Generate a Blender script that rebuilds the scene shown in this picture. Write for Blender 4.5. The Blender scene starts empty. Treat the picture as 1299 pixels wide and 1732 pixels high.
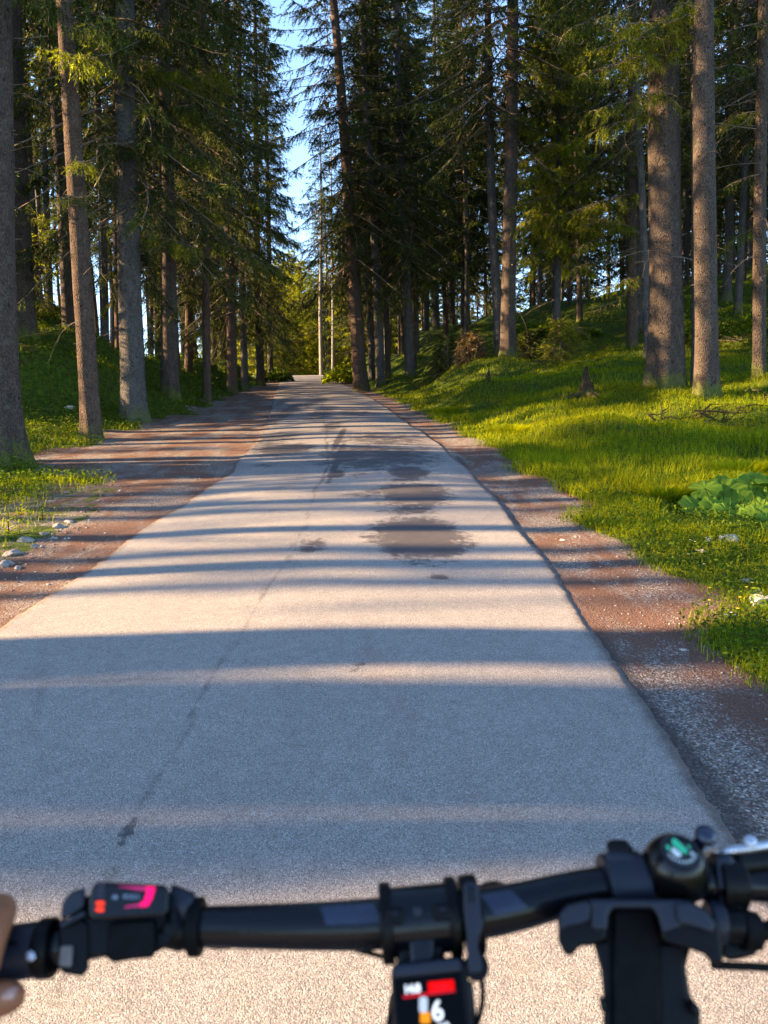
import bpy, bmesh, math, random
import numpy as np
from mathutils import Vector, Matrix

# ------------------------------------------------------------------ camera, sky, sun
S = bpy.context.scene
COL = S.collection
F = 1300.0
CAMH = 1.45
SLOPE = math.tan(math.radians(6.0))
PITCH, ROLL = math.radians(5.4), math.radians(-1.2)
SUN_EL, SUN_AZ = 20.0, 0.0            # sun to the left of the road, azimuth offset ahead in degrees

cd = bpy.data.cameras.new('camera')
cam = bpy.data.objects.new('camera', cd)
COL.objects.link(cam)
cam.matrix_world = Matrix.Translation((0, 0, CAMH)) @ Matrix.Rotation(math.pi / 2 - PITCH, 4, 'X') @ Matrix.Rotation(ROLL, 4, 'Z')
cd.sensor_fit = 'VERTICAL'
cd.sensor_height = 36.0
cd.lens = 36.0 * F / 1732.0
cd.clip_start = 0.02
cd.clip_end = 3000
cd.dof.use_dof = True
cd.dof.focus_distance = 9.0
cd.dof.aperture_fstop = (cd.lens / 1000) / 0.0036
S.camera = cam

W = bpy.data.worlds.new('World')
S.world = W
W.use_nodes = True
wn = W.node_tree
sky = wn.nodes.new('ShaderNodeTexSky')
sky.sky_type = 'NISHITA'
sky.sun_disc = False
sky.sun_elevation = math.radians(SUN_EL)
sky.sun_rotation = math.radians(-90 + SUN_AZ)
sky.air_density = 0.8
sky.dust_density = 0.1
sky.ozone_density = 2.0
wn.nodes['Background'].inputs['Strength'].default_value = 0.095
wn.links.new(sky.outputs[0], wn.nodes['Background'].inputs['Color'])

sd = bpy.data.lights.new('sun', 'SUN')
sd.energy = 4.6
sd.angle = math.radians(0.5)
sd.color = (1.0, 0.67, 0.35)
sun = bpy.data.objects.new('sun', sd)
COL.objects.link(sun)
_az = math.radians(SUN_AZ)
_to = Vector((-math.cos(_az) * math.cos(math.radians(SUN_EL)), math.sin(_az) * math.cos(math.radians(SUN_EL)), math.sin(math.radians(SUN_EL))))
sun.rotation_euler = _to.to_track_quat('Z', 'Y').to_euler()
S.view_settings.view_transform = 'Standard'
S.view_settings.look = 'None'
S.view_settings.exposure = 2.85
S.view_settings.gamma = 1.0
S.cycles.max_bounces = 6
S.cycles.diffuse_bounces = 3
S.cycles.transmission_bounces = 3
S.cycles.transparent_max_bounces = 4
S.cycles.use_denoising = True
S.cycles.sample_clamp_indirect = 6

CR = np.array((cam.matrix_world.to_3x3()))
def ray(u, v):
    return CR @ np.array([(u - 649.5) / F, -(v - 866) / F, -1.0])

# ------------------------------------------------------------------ helpers
def tag(o, label=None, cat=None, group=None, kind=None):
    if label: o['label'] = label
    if cat: o['category'] = cat
    if group: o['group'] = group
    if kind: o['kind'] = kind
    return o

def empty(name, loc=(0, 0, 0)):
    o = bpy.data.objects.new(name, None)
    o.empty_display_size = 0.2
    o.location = loc
    COL.objects.link(o)
    return o

def link_mesh(name, me, parent=None):
    o = bpy.data.objects.new(name, me)
    COL.objects.link(o)
    if parent is not None: o.parent = parent
    return o

def np_mesh(name, V, T, mats, mi=None, attrs=None, smooth=False, quads=None):
    """V (n,3), T (m,3) triangles, quads (q,4)"""
    me = bpy.data.meshes.new(name)
    V = np.asarray(V, np.float32)
    T = np.asarray(T, np.int32).reshape(-1, 3)
    nq = 0 if quads is None else len(quads)
    loops = T.ravel()
    starts = np.arange(len(T)) * 3
    if nq:
        q = np.asarray(quads, np.int32)
        starts = np.concatenate([starts, len(loops) + np.arange(nq) * 4])
        loops = np.concatenate([loops, q.ravel()])
    me.vertices.add(len(V)); me.vertices.foreach_set('co', V.ravel())
    me.loops.add(len(loops)); me.loops.foreach_set('vertex_index', loops.astype(np.int32))
    me.polygons.add(len(T) + nq); me.polygons.foreach_set('loop_start', starts.astype(np.int32))
    if mi is not None: me.polygons.foreach_set('material_index', np.asarray(mi, np.int32))
    if smooth: me.polygons.foreach_set('use_smooth', np.ones(len(T) + nq, bool))
    for m in mats: me.materials.append(m)
    for k, a in (attrs or {}).items():
        at_ = me.attributes.new(k, 'FLOAT', 'POINT'); at_.data.foreach_set('value', np.asarray(a, np.float32))
    me.update(calc_edges=True)
    return me

class MB:
    def __init__(s): s.v = []; s.f = []; s.m = []
    def add(s, v, f, m=0):
        b = len(s.v); s.v += [tuple(p) for p in v]; s.f += [tuple(b + i for i in q) for q in f]; s.m += [m] * len(f)
    def tube(s, pts, rad, n=12, cap=True, m=0, sq=1.0):
        pts = [Vector(p) for p in pts]
        if not hasattr(rad, '__len__'): rad = [rad] * len(pts)
        V = []; up = None
        for i, p in enumerate(pts):
            d = (pts[min(i + 1, len(pts) - 1)] - pts[max(i - 1, 0)]).normalized()
            if up is None:
                up = Vector((0, 0, 1)) if abs(d.z) < .9 else Vector((0, 1, 0))
            x = d.cross(up).normalized(); up = x.cross(d).normalized()
            for k in range(n):
                a = 2 * math.pi * k / n
                V.append(p + (x * math.cos(a) + up * math.sin(a) * sq) * rad[i])
        Fc = []
        for i in range(len(pts) - 1):
            for k in range(n):
                Fc.append((i * n + k, i * n + (k + 1) % n, (i + 1) * n + (k + 1) % n, (i + 1) * n + k))
        if cap:
            Fc.append(tuple(range(n))[::-1]); Fc.append(tuple((len(pts) - 1) * n + k for k in range(n)))
        s.add(V, Fc, m)
    def build(s, name, mats, parent=None, smooth=True, bevel=0, loc=None, seg=3, sub=0):
        loc = Vector(parent.location) if (parent is not None and loc is None) else Vector(loc or (0, 0, 0))
        me = bpy.data.meshes.new(name)
        me.from_pydata([Vector(p) - loc for p in s.v], [], s.f)
        if not isinstance(mats, (list, tuple)): mats = [mats]
        for m in mats: me.materials.append(m)
        me.polygons.foreach_set('material_index', s.m)
        if smooth: me.polygons.foreach_set('use_smooth', [True] * len(s.f))
        bm = bmesh.new(); bm.from_mesh(me); bmesh.ops.recalc_face_normals(bm, faces=bm.faces); bm.to_mesh(me); bm.free()
        me.update()
        o = link_mesh(name, me, parent)
        if parent is None: o.location = loc
        if bevel:
            b = o.modifiers.new('bevel', 'BEVEL'); b.width = bevel; b.segments = seg; b.limit_method = 'ANGLE'; b.angle_limit = math.radians(40)
            b.harden_normals = False
        if sub:
            b = o.modifiers.new('sub', 'SUBSURF'); b.levels = sub; b.render_levels = sub
        if bevel and smooth:
            w = o.modifiers.new('wn', 'WEIGHTED_NORMAL'); w.keep_sharp = False
        return o

# --- node helper
class NT:
    def __init__(s, name, rough=0.9, spec=0.3):
        s.mat = bpy.data.materials.new(name); s.mat.use_nodes = True
        s.t = s.mat.node_tree; s.b = s.t.nodes['Principled BSDF']
        s.b.inputs['Roughness'].default_value = rough
        s.b.inputs['Specular IOR Level'].default_value = spec
    def n(s, typ, **kw):
        x = s.t.nodes.new(typ)
        for k, v in kw.items():
            if k in x.inputs: s.set(x.inputs[k], v)
            else: setattr(x, k, v)
        return x
    def set(s, sock, v):
        if hasattr(v, 'node') or isinstance(v, bpy.types.NodeSocket): s.t.links.new(v, sock)
        else:
            if isinstance(v, (tuple, list)) and len(v) == 3 and len(getattr(sock, 'default_value', [0])) == 4: v = tuple(v) + (1,)
            sock.default_value = v
    def noise(s, scale, detail=4, rough=.6, vec=None, dist=0):
        x = s.n('ShaderNodeTexNoise'); x.inputs['Scale'].default_value = scale; x.inputs['Detail'].default_value = detail
        x.inputs['Roughness'].default_value = rough; x.inputs['Distortion'].default_value = dist
        if vec is not None: s.t.links.new(vec, x.inputs['Vector'])
        return x.outputs[0]
    def voro(s, scale, vec=None, out='Distance'):
        x = s.n('ShaderNodeTexVoronoi'); x.inputs['Scale'].default_value = scale
        if vec is not None: s.t.links.new(vec, x.inputs['Vector'])
        return x.outputs[out]
    def coord(s, k='Object'): return s.n('ShaderNodeTexCoord').outputs[k]
    def mapping(s, vec, scale=(1, 1, 1), loc=(0, 0, 0)):
        x = s.n('ShaderNodeMapping'); s.t.links.new(vec, x.inputs['Vector']); x.inputs['Scale'].default_value = scale; x.inputs['Location'].default_value = loc
        return x.outputs[0]
    def ramp(s, fac, stops, interp='LINEAR'):
        x = s.n('ShaderNodeValToRGB'); s.t.links.new(fac, x.inputs[0]); x.color_ramp.interpolation = interp
        e = x.color_ramp.elements
        while len(e) < len(stops): e.new(.5)
        for i, (p, c) in enumerate(stops):
            e[i].position = p
            if not hasattr(c, '__len__'): c = (c, c, c)
            e[i].color = tuple(c) + (1,)
        return x.outputs[0]
    def mix(s, fac, a, b, mode='MIX'):
        x = s.n('ShaderNodeMix', data_type='RGBA', blend_type=mode)
        s.set(x.inputs[0], fac); s.set(x.inputs[6], a); s.set(x.inputs[7], b)
        return x.outputs[2]
    def math(s, op, a, b=0.0, clamp=False):
        x = s.n('ShaderNodeMath', operation=op); x.use_clamp = clamp
        s.set(x.inputs[0], a); s.set(x.inputs[1], b)
        return x.outputs[0]
    def attr(s, name): return s.n('ShaderNodeAttribute', attribute_name=name).outputs['Fac']
    def bump(s, h, strength=.4, dist=.02):
        x = s.n('ShaderNodeBump'); x.inputs['Strength'].default_value = strength; x.inputs['Distance'].default_value = dist
        s.t.links.new(h, x.inputs['Height']); s.t.links.new(x.outputs[0], s.b.inputs['Normal'])
    def color(s, c): s.set(s.b.inputs['Base Color'], c)

def simple(name, col, rough=.5, spec=.5, metal=0, emit=None, es=1.0, var=.15, vs=120, bump=.0):
    m = NT(name, rough, spec)
    if var and emit is None:
        nz = m.noise(vs, 3, .6, m.coord())
        m.color(m.ramp(nz, [(.3, tuple(c * (1 - var) for c in col)), (.7, tuple(c * (1 + var) for c in col))]))
        if bump: m.bump(nz, bump, .001)
        rr = m.ramp(m.noise(vs * .3, 3, .6, m.coord()), [(.3, rough * .8), (.7, min(1, rough * 1.25))])
        m.set(m.b.inputs['Roughness'], rr)
    else: m.color(col)
    m.b.inputs['Metallic'].default_value = metal
    if emit:
        m.b.inputs['Emission Color'].default_value = tuple(emit) + (1,); m.b.inputs['Emission Strength'].default_value = es
    return m.mat

# ------------------------------------------------------------------ terrain shape
_yy = np.linspace(-60, 700, 7601)
_sl = np.interp(_yy, [-60, -30, 66, 84, 125, 160, 700], [0, SLOPE, SLOPE, -.03, -.03, 0, 0])
_zz = np.cumsum(_sl) * (_yy[1] - _yy[0]); _zz -= np.interp(0, _yy, _zz)
def zr(y): return np.interp(y, _yy, _zz)
def at(u, v, d):
    r = ray(u, v); t = d / r[1]
    return np.array([0, 0, CAMH]) + r * t
def edgeL(y): return np.interp(y, [-60, 4, 8, 10, 14.6, 21, 27, 37, 59, 80, 200], [-2.17, -2.15, -2.05, -2.0, -2.3, -3.05, -3.78, -5.0, -7.5, -9.9, -24])
def edgeR(y): return np.interp(y, [-60, 2.5, 4, 7, 9.6, 13, 20, 25.4, 35, 56, 80, 200], [1.02, 1.04, 1.1, 1.14, 1.12, .92, .33, -.11, -1.2, -3.5, -6.2, -20])
# width of the dirt strips beside the asphalt (read off the photo)
def wR(y): return np.interp(y, [0, 3, 5, 6, 12, 20, 40, 80], [.56, .54, .56, .66, .66, .63, .6, .4])
def wL(y): return np.interp(y, [0, 5, 7.2, 9.2, 10.3, 12, 14.5, 19, 22, 38, 64, 90], [.7, .7, .85, 1.3, 2.4, 3.2, 3.0, 2.7, 2.2, 1.4, .5, .4])

# hand placed spruces: name key, base px (u,v), top px at v=tv, width px, distance, crown base m, height, label
TR = [
 # left of the road
 ('L1', -6, 770, -18, 0, 76, 10.6, 9.0, 26, 'thickest spruce trunk at the left photo edge with mossy foot beside the dirt pull-off'),
 ('L2', 155, 733, 110, 0, 33, 14.6, 8.5, 24, 'slim sunlit spruce trunk rising beside the dirt pull-off, small fern at its foot'),
 ('L3', 226, 697, 214, 200, 40, 18.5, 4.6, 25, 'stout grey spruce trunk right of the slim sunlit one, base in short grass'),
 ('L4', 287, 664, 277, 200, 28, 24, 4.6, 24, 'medium grey straight spruce trunk with knots, next right of the stout grey one'),
 ('L5', 350, 657, 342, 150, 14, 27, 5.0, 22, 'thin reddish spruce trunk standing at the grass edge of the dirt pull-off'),
 ('L6', 392, 640, 384, 100, 17, 33, 3.2, 23, 'spruce with bright mossy foot standing by the left dirt strip'),
 ('L7', 413, 632, 404, 100, 12, 37, 3.6, 22, 'slender spruce hung with low boughs just right of the mossy-footed one'),
 ('L8', 440, 625, 430, 100, 14, 43, 3.2, 24, 'spruce with boughs hanging low over the left roadside near the crest'),
 ('L9', 457, 624, 448, 100, 10, 52, 3.4, 23, 'spruce nearest the crest on the left side of the road'),
 ('L10', 40, 575, 20, 0, 40, 20, 8.5, 24, 'dark spruce trunk half hidden behind the thickest left trunk'),
 ('L11', 61, 528, 33, 0, 15, 27, 9, 23, 'spruce with sunlit yellow mossy foot up on the left mound'),
 ('L12', 116, 560, 88, 0, 20, 24, 9, 23, 'dark spruce trunk on the mound left of the slim sunlit trunk'),
 ('L13', 178, 606, 160, 0, 15, 27, 8, 23, 'dark brown spruce between the slim sunlit trunk and the stout grey one'),
 ('L14', 201, 603, 190, 0, 12, 30, 8, 22, 'narrow reddish spruce touching the left outline of the stout grey trunk'),
 ('L15', 256, 620, 250, 0, 8, 33, 8, 20, 'very thin pole-like spruce right of the stout grey trunk'),
 ('L16', 322, 612, 312, 0, 10, 38, 8, 22, 'thin spruce behind, between the medium grey trunk and the thin reddish one'),
 ('L17', 86, 560, 60, 0, 12, 31, 9, 22, 'narrow spruce standing between the mossy mound spruce and the dark mound spruce'),
 # right of the road
 ('C0', 543, 628, 541, 200, 7, 80, 13, 25, 'slim pale sunlit trunk standing exactly where the road meets the crest'),
 ('C01', 563, 624, 560, 200, 5, 84, 13, 24, 'second slim pale trunk beyond the crest, right of the first'),
 ('C1', 611, 640, 568, 60, 24, 34, 5.0, 25, 'leaning spruce with warm sunlit trunk nearest the road on the right side'),
 ('C2', 644, 640, 615, 60, 15, 34.5, 7.0, 25, 'straight grey spruce immediately right of the leaning roadside spruce'),
 ('C3', 657, 641, 636, 60, 10, 36, 5.5, 24, 'thinner spruce close behind the straight grey roadside one'),
 ('C4', 693, 640, 671, 0, 16, 35, 5.0, 25, 'dark trunked spruce at the end of the roadside row of four'),
 ('C5', 702, 635, 690, 0, 6, 38, 4.5, 20, 'pole-thin dark spruce touching the dark trunked roadside one'),
 ('C6', 737, 562, 733, 0, 13, 52, 6, 24, 'distant spruce on the bank behind the small brown dead sapling'),
 ('C7', 765, 552, 760, 0, 9, 60, 6, 22, 'thin distant spruce beside a mound right of the bank spruce'),
 ('C8', 845, 602, 822, 0, 16, 27, 7.5, 25, 'left trunk of the tight pair of tall grey spruces, darker at the top'),
 ('C9', 859, 613, 865, 0, 25, 26, 8.5, 26, 'right and thicker trunk of the tight pair of tall grey spruces'),
 ('R1', 940, 622, 944, 100, 13, 27, 4.0, 18, 'small grey spruce with sunlit boughs standing behind the forked stump'),
 ('R2', 1070, 592, 1068, 0, 18, 26, 6.5, 24, 'flaky brown spruce standing left behind the massive trunk'),
 ('R3', 1096, 612, 1081, 200, 13, 22, 8.5, 22, 'slim brightly sunlit spruce touching the left side of the massive trunk'),
 ('R4', 1127, 664, 1128, 0, 56, 16, 9.0, 27, 'massive brown spruce trunk with flared mossy foot on the right bank'),
 ('R5', 1181, 655, 1179, 0, 23, 15.8, 11, 24, 'sunlit slimmer trunk partly behind the tall grey trunk on the right'),
 ('R6', 1196, 683, 1195, 0, 38, 14.3, 11.5, 25, 'tall grey trunk at the right in front of the sunlit slimmer one'),
 ('R7', 1284, 642, 1292, 0, 21, 15.5, 8, 24, 'spruce near the right photo edge with rotten orange hole at its foot'),
]
ctrl = []
for t in TR:
    p = at(t[1], t[2] - 3, t[6]); ctrl.append((p[0], p[1], p[2] - zr(p[1])))
# extra heights read from the photo: (u, v, distance)
for u, v, d in [(50, 545, 28), (0, 535, 24), (120, 610, 21), (20, 500, 40), (300, 600, 45), (380, 610, 50),
                (1215, 480, 34), (1290, 520, 28), (1299, 450, 50), (1000, 545, 36), (1100, 500, 45), (900, 560, 36), (820, 565, 40), (760, 590, 36), (920, 535, 45), (1000, 515, 43), (830, 548, 48), (950, 510, 58), (860, 530, 62), (1080, 490, 56), (780, 562, 56), (1150, 470, 56),
                (1050, 625, 20), (990, 668, 16.5), (1240, 660, 15.2), (700, 600, 42), (640, 600, 52), (590, 620, 60),
                (1299, 640, 15.5), (1240, 740, 11.0), (1060, 720, 12.5), (900, 690, 16), (820, 700, 16.5), (900, 780, 11), (760, 665, 23), (850, 640, 21), (1000, 790, 9.4), (1240, 860, 7.6), (1299, 830, 8.0)]:
    p = at(u, v, d); ctrl.append((p[0], p[1], p[2] - zr(p[1])))
for y in np.arange(-20, 100, 2.5):
    for x in (edgeL(y) - wL(y) * .9, edgeR(y) + wR(y) * .9): ctrl.append((x, y, 0.0))
for y in (-30, -15, 0): ctrl += [(-12, y, .3), (14, y, .8), (30, y, 2)]
ctrl += [(5, 0, .15), (5, 4, .15), (-8, 4, .1), (-7, 8, 0), (60, 30, 7), (60, 80, 7), (30, 100, 3), (-30, 20, 1.0), (-40, 60, .5), (-60, 0, 0), (100, 50, 8)]
CT = np.array(ctrl)
def hside(x, y):
    x = np.asarray(x, float); y = np.asarray(y, float); sh = np.broadcast(x, y).shape
    X = np.broadcast_to(x, sh).ravel(); Y = np.broadcast_to(y, sh).ravel()
    num = np.zeros_like(X); den = np.zeros_like(X)
    for cx, cy, ch in CT:
        d2 = (X - cx) ** 2 + (Y - cy) ** 2
        w = 1.0 / (d2 + .25) ** 1.7
        num += w * ch; den += w
    h = num / den
    dl = edgeL(Y) - X; dr = X - edgeR(Y)
    wl = wL(Y); wr = wR(Y)
    sl = np.clip((dl - wl * .92) / 1.8, 0, 1); sr = np.clip((dr - wr * .7) / 1.6, 0, 1)
    k = np.maximum(sl * sl * (3 - 2 * sl), sr * sr * (3 - 2 * sr))
    h *= k
    bump = .07 * np.sin(X * 1.9 + np.sin(Y * 1.1) * 1.3) * np.sin(Y * 1.45 + .6 * X) + .05 * np.sin(X * 3.7 + 1.3 * Y) * np.sin(Y * 2.9 - X * 1.7)
    h += bump * k
    # shallow gutter / ruts in the dirt
    off = np.maximum(dl, dr)
    h += -.008 * np.exp(-((off - .25) / .2) ** 2) * (off > 0)
    return h.reshape(sh)
def ground(x, y):
    return float(zr(y) + hside(x, y))

def terrain():
    xs = np.concatenate([[-900, -500, -250, -140, -90, -60, -45], np.arange(-36, -9, .6), np.arange(-9, 9, .12), np.arange(9, 36, .6), [40, 50, 65, 90, 140, 250, 500, 900]])
    ys = np.concatenate([[-400, -150, -60, -40, -28], np.arange(-20, 0, 1.0), np.arange(0, 22, .12), np.arange(22, 60, .4), np.arange(60, 110, 1.2), [115, 125, 140, 170, 220, 320, 500, 800, 1400]])
    X, Y = np.meshgrid(xs, ys)
    h = hside(X, Y)
    Z = zr(Y) + h
    far = np.clip((np.hypot(X, Y) - 120) / 400, 0, 1)
    inroad = (X > edgeL(Y) + .3) & (X < edgeR(Y) - .3)
    Z = np.where(inroad, Z - .12, Z)
    nx, ny = len(xs), len(ys)
    i = np.arange(nx * ny).reshape(ny, nx)
    Q = np.stack([i[:-1, :-1], i[:-1, 1:], i[1:, 1:], i[1:, :-1]], -1).reshape(-1, 4)
    wob = .16 * np.sin(Y * 1.7) + .12 * np.sin(Y * 4.3 + 1) + .1 * np.sin(X * 5 + Y * 2.3)
    dr = (X - edgeR(Y)) ; dl = (edgeL(Y) - X)
    right = np.clip(1 - (dr - wR(Y) - wob * .7) / .22, 0, 1); left = np.clip(1 - (dl - wL(Y) - wob * 1.6) / .45, 0, 1)
    dirt = np.where(X > (edgeL(Y) + edgeR(Y)) / 2, right, left)
    # half overgrown corner at the near left
    patch = np.clip((dl - wL(Y) + .2 + wob) / .3, 0, 1) * np.clip((10.6 - Y) / .8, 0, 1) * np.clip((3.6 - dl) / .6, 0, 1) * (X < 0)
    dirt = np.where(patch > 0, np.maximum(dirt * (1 - patch), .52 * patch), dirt)
    edge = np.maximum(np.clip(1 - np.abs(dr - .02 - .02 * np.sin(Y * 3)) / (.06 + .07 * np.clip((6 - Y) / 4, 0, 1)), 0, 1), 0)
    me = np_mesh('ground', np.stack([X, Y, Z], -1).reshape(-1, 3), np.zeros((0, 3)), [M_ground()], quads=Q, smooth=True,
                 attrs={'dirt': dirt.ravel(), 'edge': edge.ravel(), 'offr': np.clip(dr, -1, 3).ravel(), 'offl': np.clip(dl, -1, 5).ravel()})
    tag(link_mesh('ground', me), kind='structure')

def M_ground():
    m = NT('forest_ground', .95, .15)
    c = m.coord()
    dirt = m.attr('dirt'); edge = m.attr('edge')
    # gravel
    ce = m.voro(120, c, 'Color'); d1 = m.voro(120, c)
    sp = m.ramp(m.n('ShaderNodeSeparateColor', Color=ce).outputs[0], [(.0, (.12, .095, .085)), (.45, (.22, .185, .165)), (.75, (.33, .29, .265)), (1, (.56, .51, .47))])
    crev = m.ramp(d1, [(.25, 1.0), (.75, .45)])
    gravel = m.mix(1.0, sp, crev, 'MULTIPLY')
    # spruce needle litter, drifted in long patches along the road
    mp = m.mapping(c, (1.0, .35, 1))
    n1 = m.noise(2.3, 6, .68, mp, .4); n2 = m.noise(60, 3, .7, c)
    lit_mask = m.ramp(m.math('ADD', n1, m.math('MULTIPLY', m.math('SUBTRACT', n2, .5), .35)), [(.43, 0.0), (.56, 1.0)])
    needle = m.ramp(m.noise(190, 3, .8, m.mapping(c, (1, .4, 1))), [(.3, (.06, .03, .022)), (.55, (.155, .083, .058)), (.75, (.27, .165, .12))])
    col = m.mix(m.math('MULTIPLY', lit_mask, .92), gravel, needle)
    # soil and moss under the grass
    n3 = m.noise(1.1, 6, .65, c)
    soil = m.ramp(m.noise(9, 6, .7, c), [(.3, (.014, .026, .005)), (.5, (.045, .075, .008)), (.7, (.11, .15, .012))])
    brown = m.ramp(m.noise(30, 5, .7, c), [(.35, (.035, .022, .012)), (.7, (.10, .065, .035))])
    soil = m.mix(m.ramp(n3, [(.56, 0.0), (.68, .8)]), soil, brown)
    fac = m.ramp(m.math('ADD', dirt, m.math('MULTIPLY', m.math('SUBTRACT', m.noise(7, 5, .7, c), .5), 1.1)), [(.38, 0.0), (.55, 1.0)])
    col = m.mix(fac, soil, col)
    col = m.mix(m.math('MULTIPLY', m.ramp(m.math('ADD', edge, m.math('MULTIPLY', m.math('SUBTRACT', m.noise(14, 5, .7, c), .5), .9)), [(.35, 0.0), (.8, 1.0)]), .75), col, (.05, .045, .045))
    m.color(col)
    m.bump(m.math('ADD', m.math('MULTIPLY', m.math('SUBTRACT', 1.0, d1), .5), m.noise(40, 5, .7, c)), .7, .02)
    return m.mat

# stains: (u, v, half width px, half height px, strength) read from the photo
STAINS = [(705, 912, 78, 32, 1.0), (745, 925, 38, 25, .8), (640, 925, 40, 10, .5), (690, 870, 46, 9, .7), (700, 842, 60, 20, .95), (640, 842, 70, 9, .6), (690, 805, 34, 14, .9), (640, 775, 110, 20, .75), (650, 745, 90, 12, .6),
          (700, 780, 30, 14, .6), (572, 780, 7, 30, 1.0), (574, 745, 6, 20, 1.0), (570, 805, 12, 8, .9), (480, 763, 50, 10, .85), (465, 745, 45, 14, .6), (530, 935, 24, 13, .7), (510, 930, 12, 14, .5), (745, 982, 22, 5, .65), (606, 1138, 18, 10, .55),
          (598, 1148, 10, 5, .5), (215, 1425, 18, 30, .8), (205, 1445, 10, 16, .5), (545, 700, 26, 12, .6), (532, 680, 22, 8, .6), (562, 722, 20, 10, .6), (480, 700, 22, 20, .65), (480, 680, 12, 12, .5), (600, 700, 40, 8, .5), (450, 790, 30, 6, .4),
          (455, 875, 14, 5, .45), (555, 1440, 8, 6, .35), (320, 1310, 14, 10, .3), (620, 660, 16, 8, .4), (510, 655, 14, 8, .5)]
def road():
    ys = np.concatenate([np.arange(-25, 1, .5), np.arange(1, 14, .04), np.arange(14, 40, .1), np.arange(40, 130, .5)])
    ts = np.linspace(0, 1, 90)
    rng = np.random.default_rng(4)
    eL = edgeL(ys) + .035 * np.sin(ys * 2.1) * np.sin(ys * .73) + .004 * rng.standard_normal(len(ys))
    eR = edgeR(ys) + .03 * np.sin(ys * 1.7 + 2) * np.sin(ys * .9) + .004 * rng.standard_normal(len(ys))
    X = eL[:, None] + (eR - eL)[:, None] * ts[None]
    Y = np.repeat(ys[:, None], len(ts), 1)
    crown = .03 * (1 - (2 * ts - 1) ** 2)[None] + .008 * np.sin(Y * .9 + X) * np.sin(X * 1.7)
    Z = zr(Y) + .008 + crown
    st = np.zeros_like(X)
    for u, v, a, b, k in STAINS:
        d = ray(u, v); t = -CAMH / (d[2] - SLOPE * d[1]); cx, cy = d[0] * t, d[1] * t
        d2 = ray(u + a, v); t2 = -CAMH / (d2[2] - SLOPE * d2[1]); rx_ = abs(d2[0] * t2 - cx)
        d3 = ray(u, v - b); t3 = -CAMH / (d3[2] - SLOPE * d3[1]); ry_ = abs(d3[1] * t3 - cy)
        q = np.sqrt(((X - cx) / rx_) ** 2 + ((Y - cy) / ry_) ** 2)
        st = np.maximum(st, k * np.clip(1.5 - q, 0, 1))
    # long tar seams
    seam = np.maximum(np.exp(-((X - (edgeR(Y) - 1.84 + .03 * np.sin(Y * 1.3) + .012 * np.sin(Y * 5))) / .03) ** 2) * (.72 + .28 * (Y > 8)) * (Y < 45), .45 * np.exp(-((X - (edgeR(Y) - .75 + .04 * np.sin(Y * 1.7))) / .025) ** 2) * (Y > 8))
    edgef = np.maximum(np.exp(-(X - eL[:, None]) / .05), np.exp(-(eR[:, None] - X) / .07))
    ny, nx = X.shape
    V = np.stack([X, Y, Z], -1).reshape(-1, 3)
    # skirt down into the verge
    sk = np.stack([np.stack([eL - .02, ys, zr(ys) - .09], -1), np.stack([eR + .02, ys, zr(ys) - .09], -1)])
    i = np.arange(nx * ny).reshape(ny, nx)
    Q = [np.stack([i[:-1, :-1], i[:-1, 1:], i[1:, 1:], i[1:, :-1]], -1).reshape(-1, 4)]
    b0 = nx * ny + np.arange(ny); b1 = b0 + ny
    Q.append(np.stack([b0[:-1], i[:-1, 0], i[1:, 0], b0[1:]], -1)); Q.append(np.stack([i[:-1, -1], b1[:-1], b1[1:], i[1:, -1]], -1))
    V = np.concatenate([V, sk[0], sk[1]])
    z0 = np.zeros(2 * ny)
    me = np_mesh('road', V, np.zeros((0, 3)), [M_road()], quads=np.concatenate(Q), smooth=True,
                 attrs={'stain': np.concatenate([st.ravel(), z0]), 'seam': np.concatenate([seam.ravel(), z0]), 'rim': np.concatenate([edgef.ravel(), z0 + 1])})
    tag(link_mesh('road', me), kind='structure')

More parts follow.
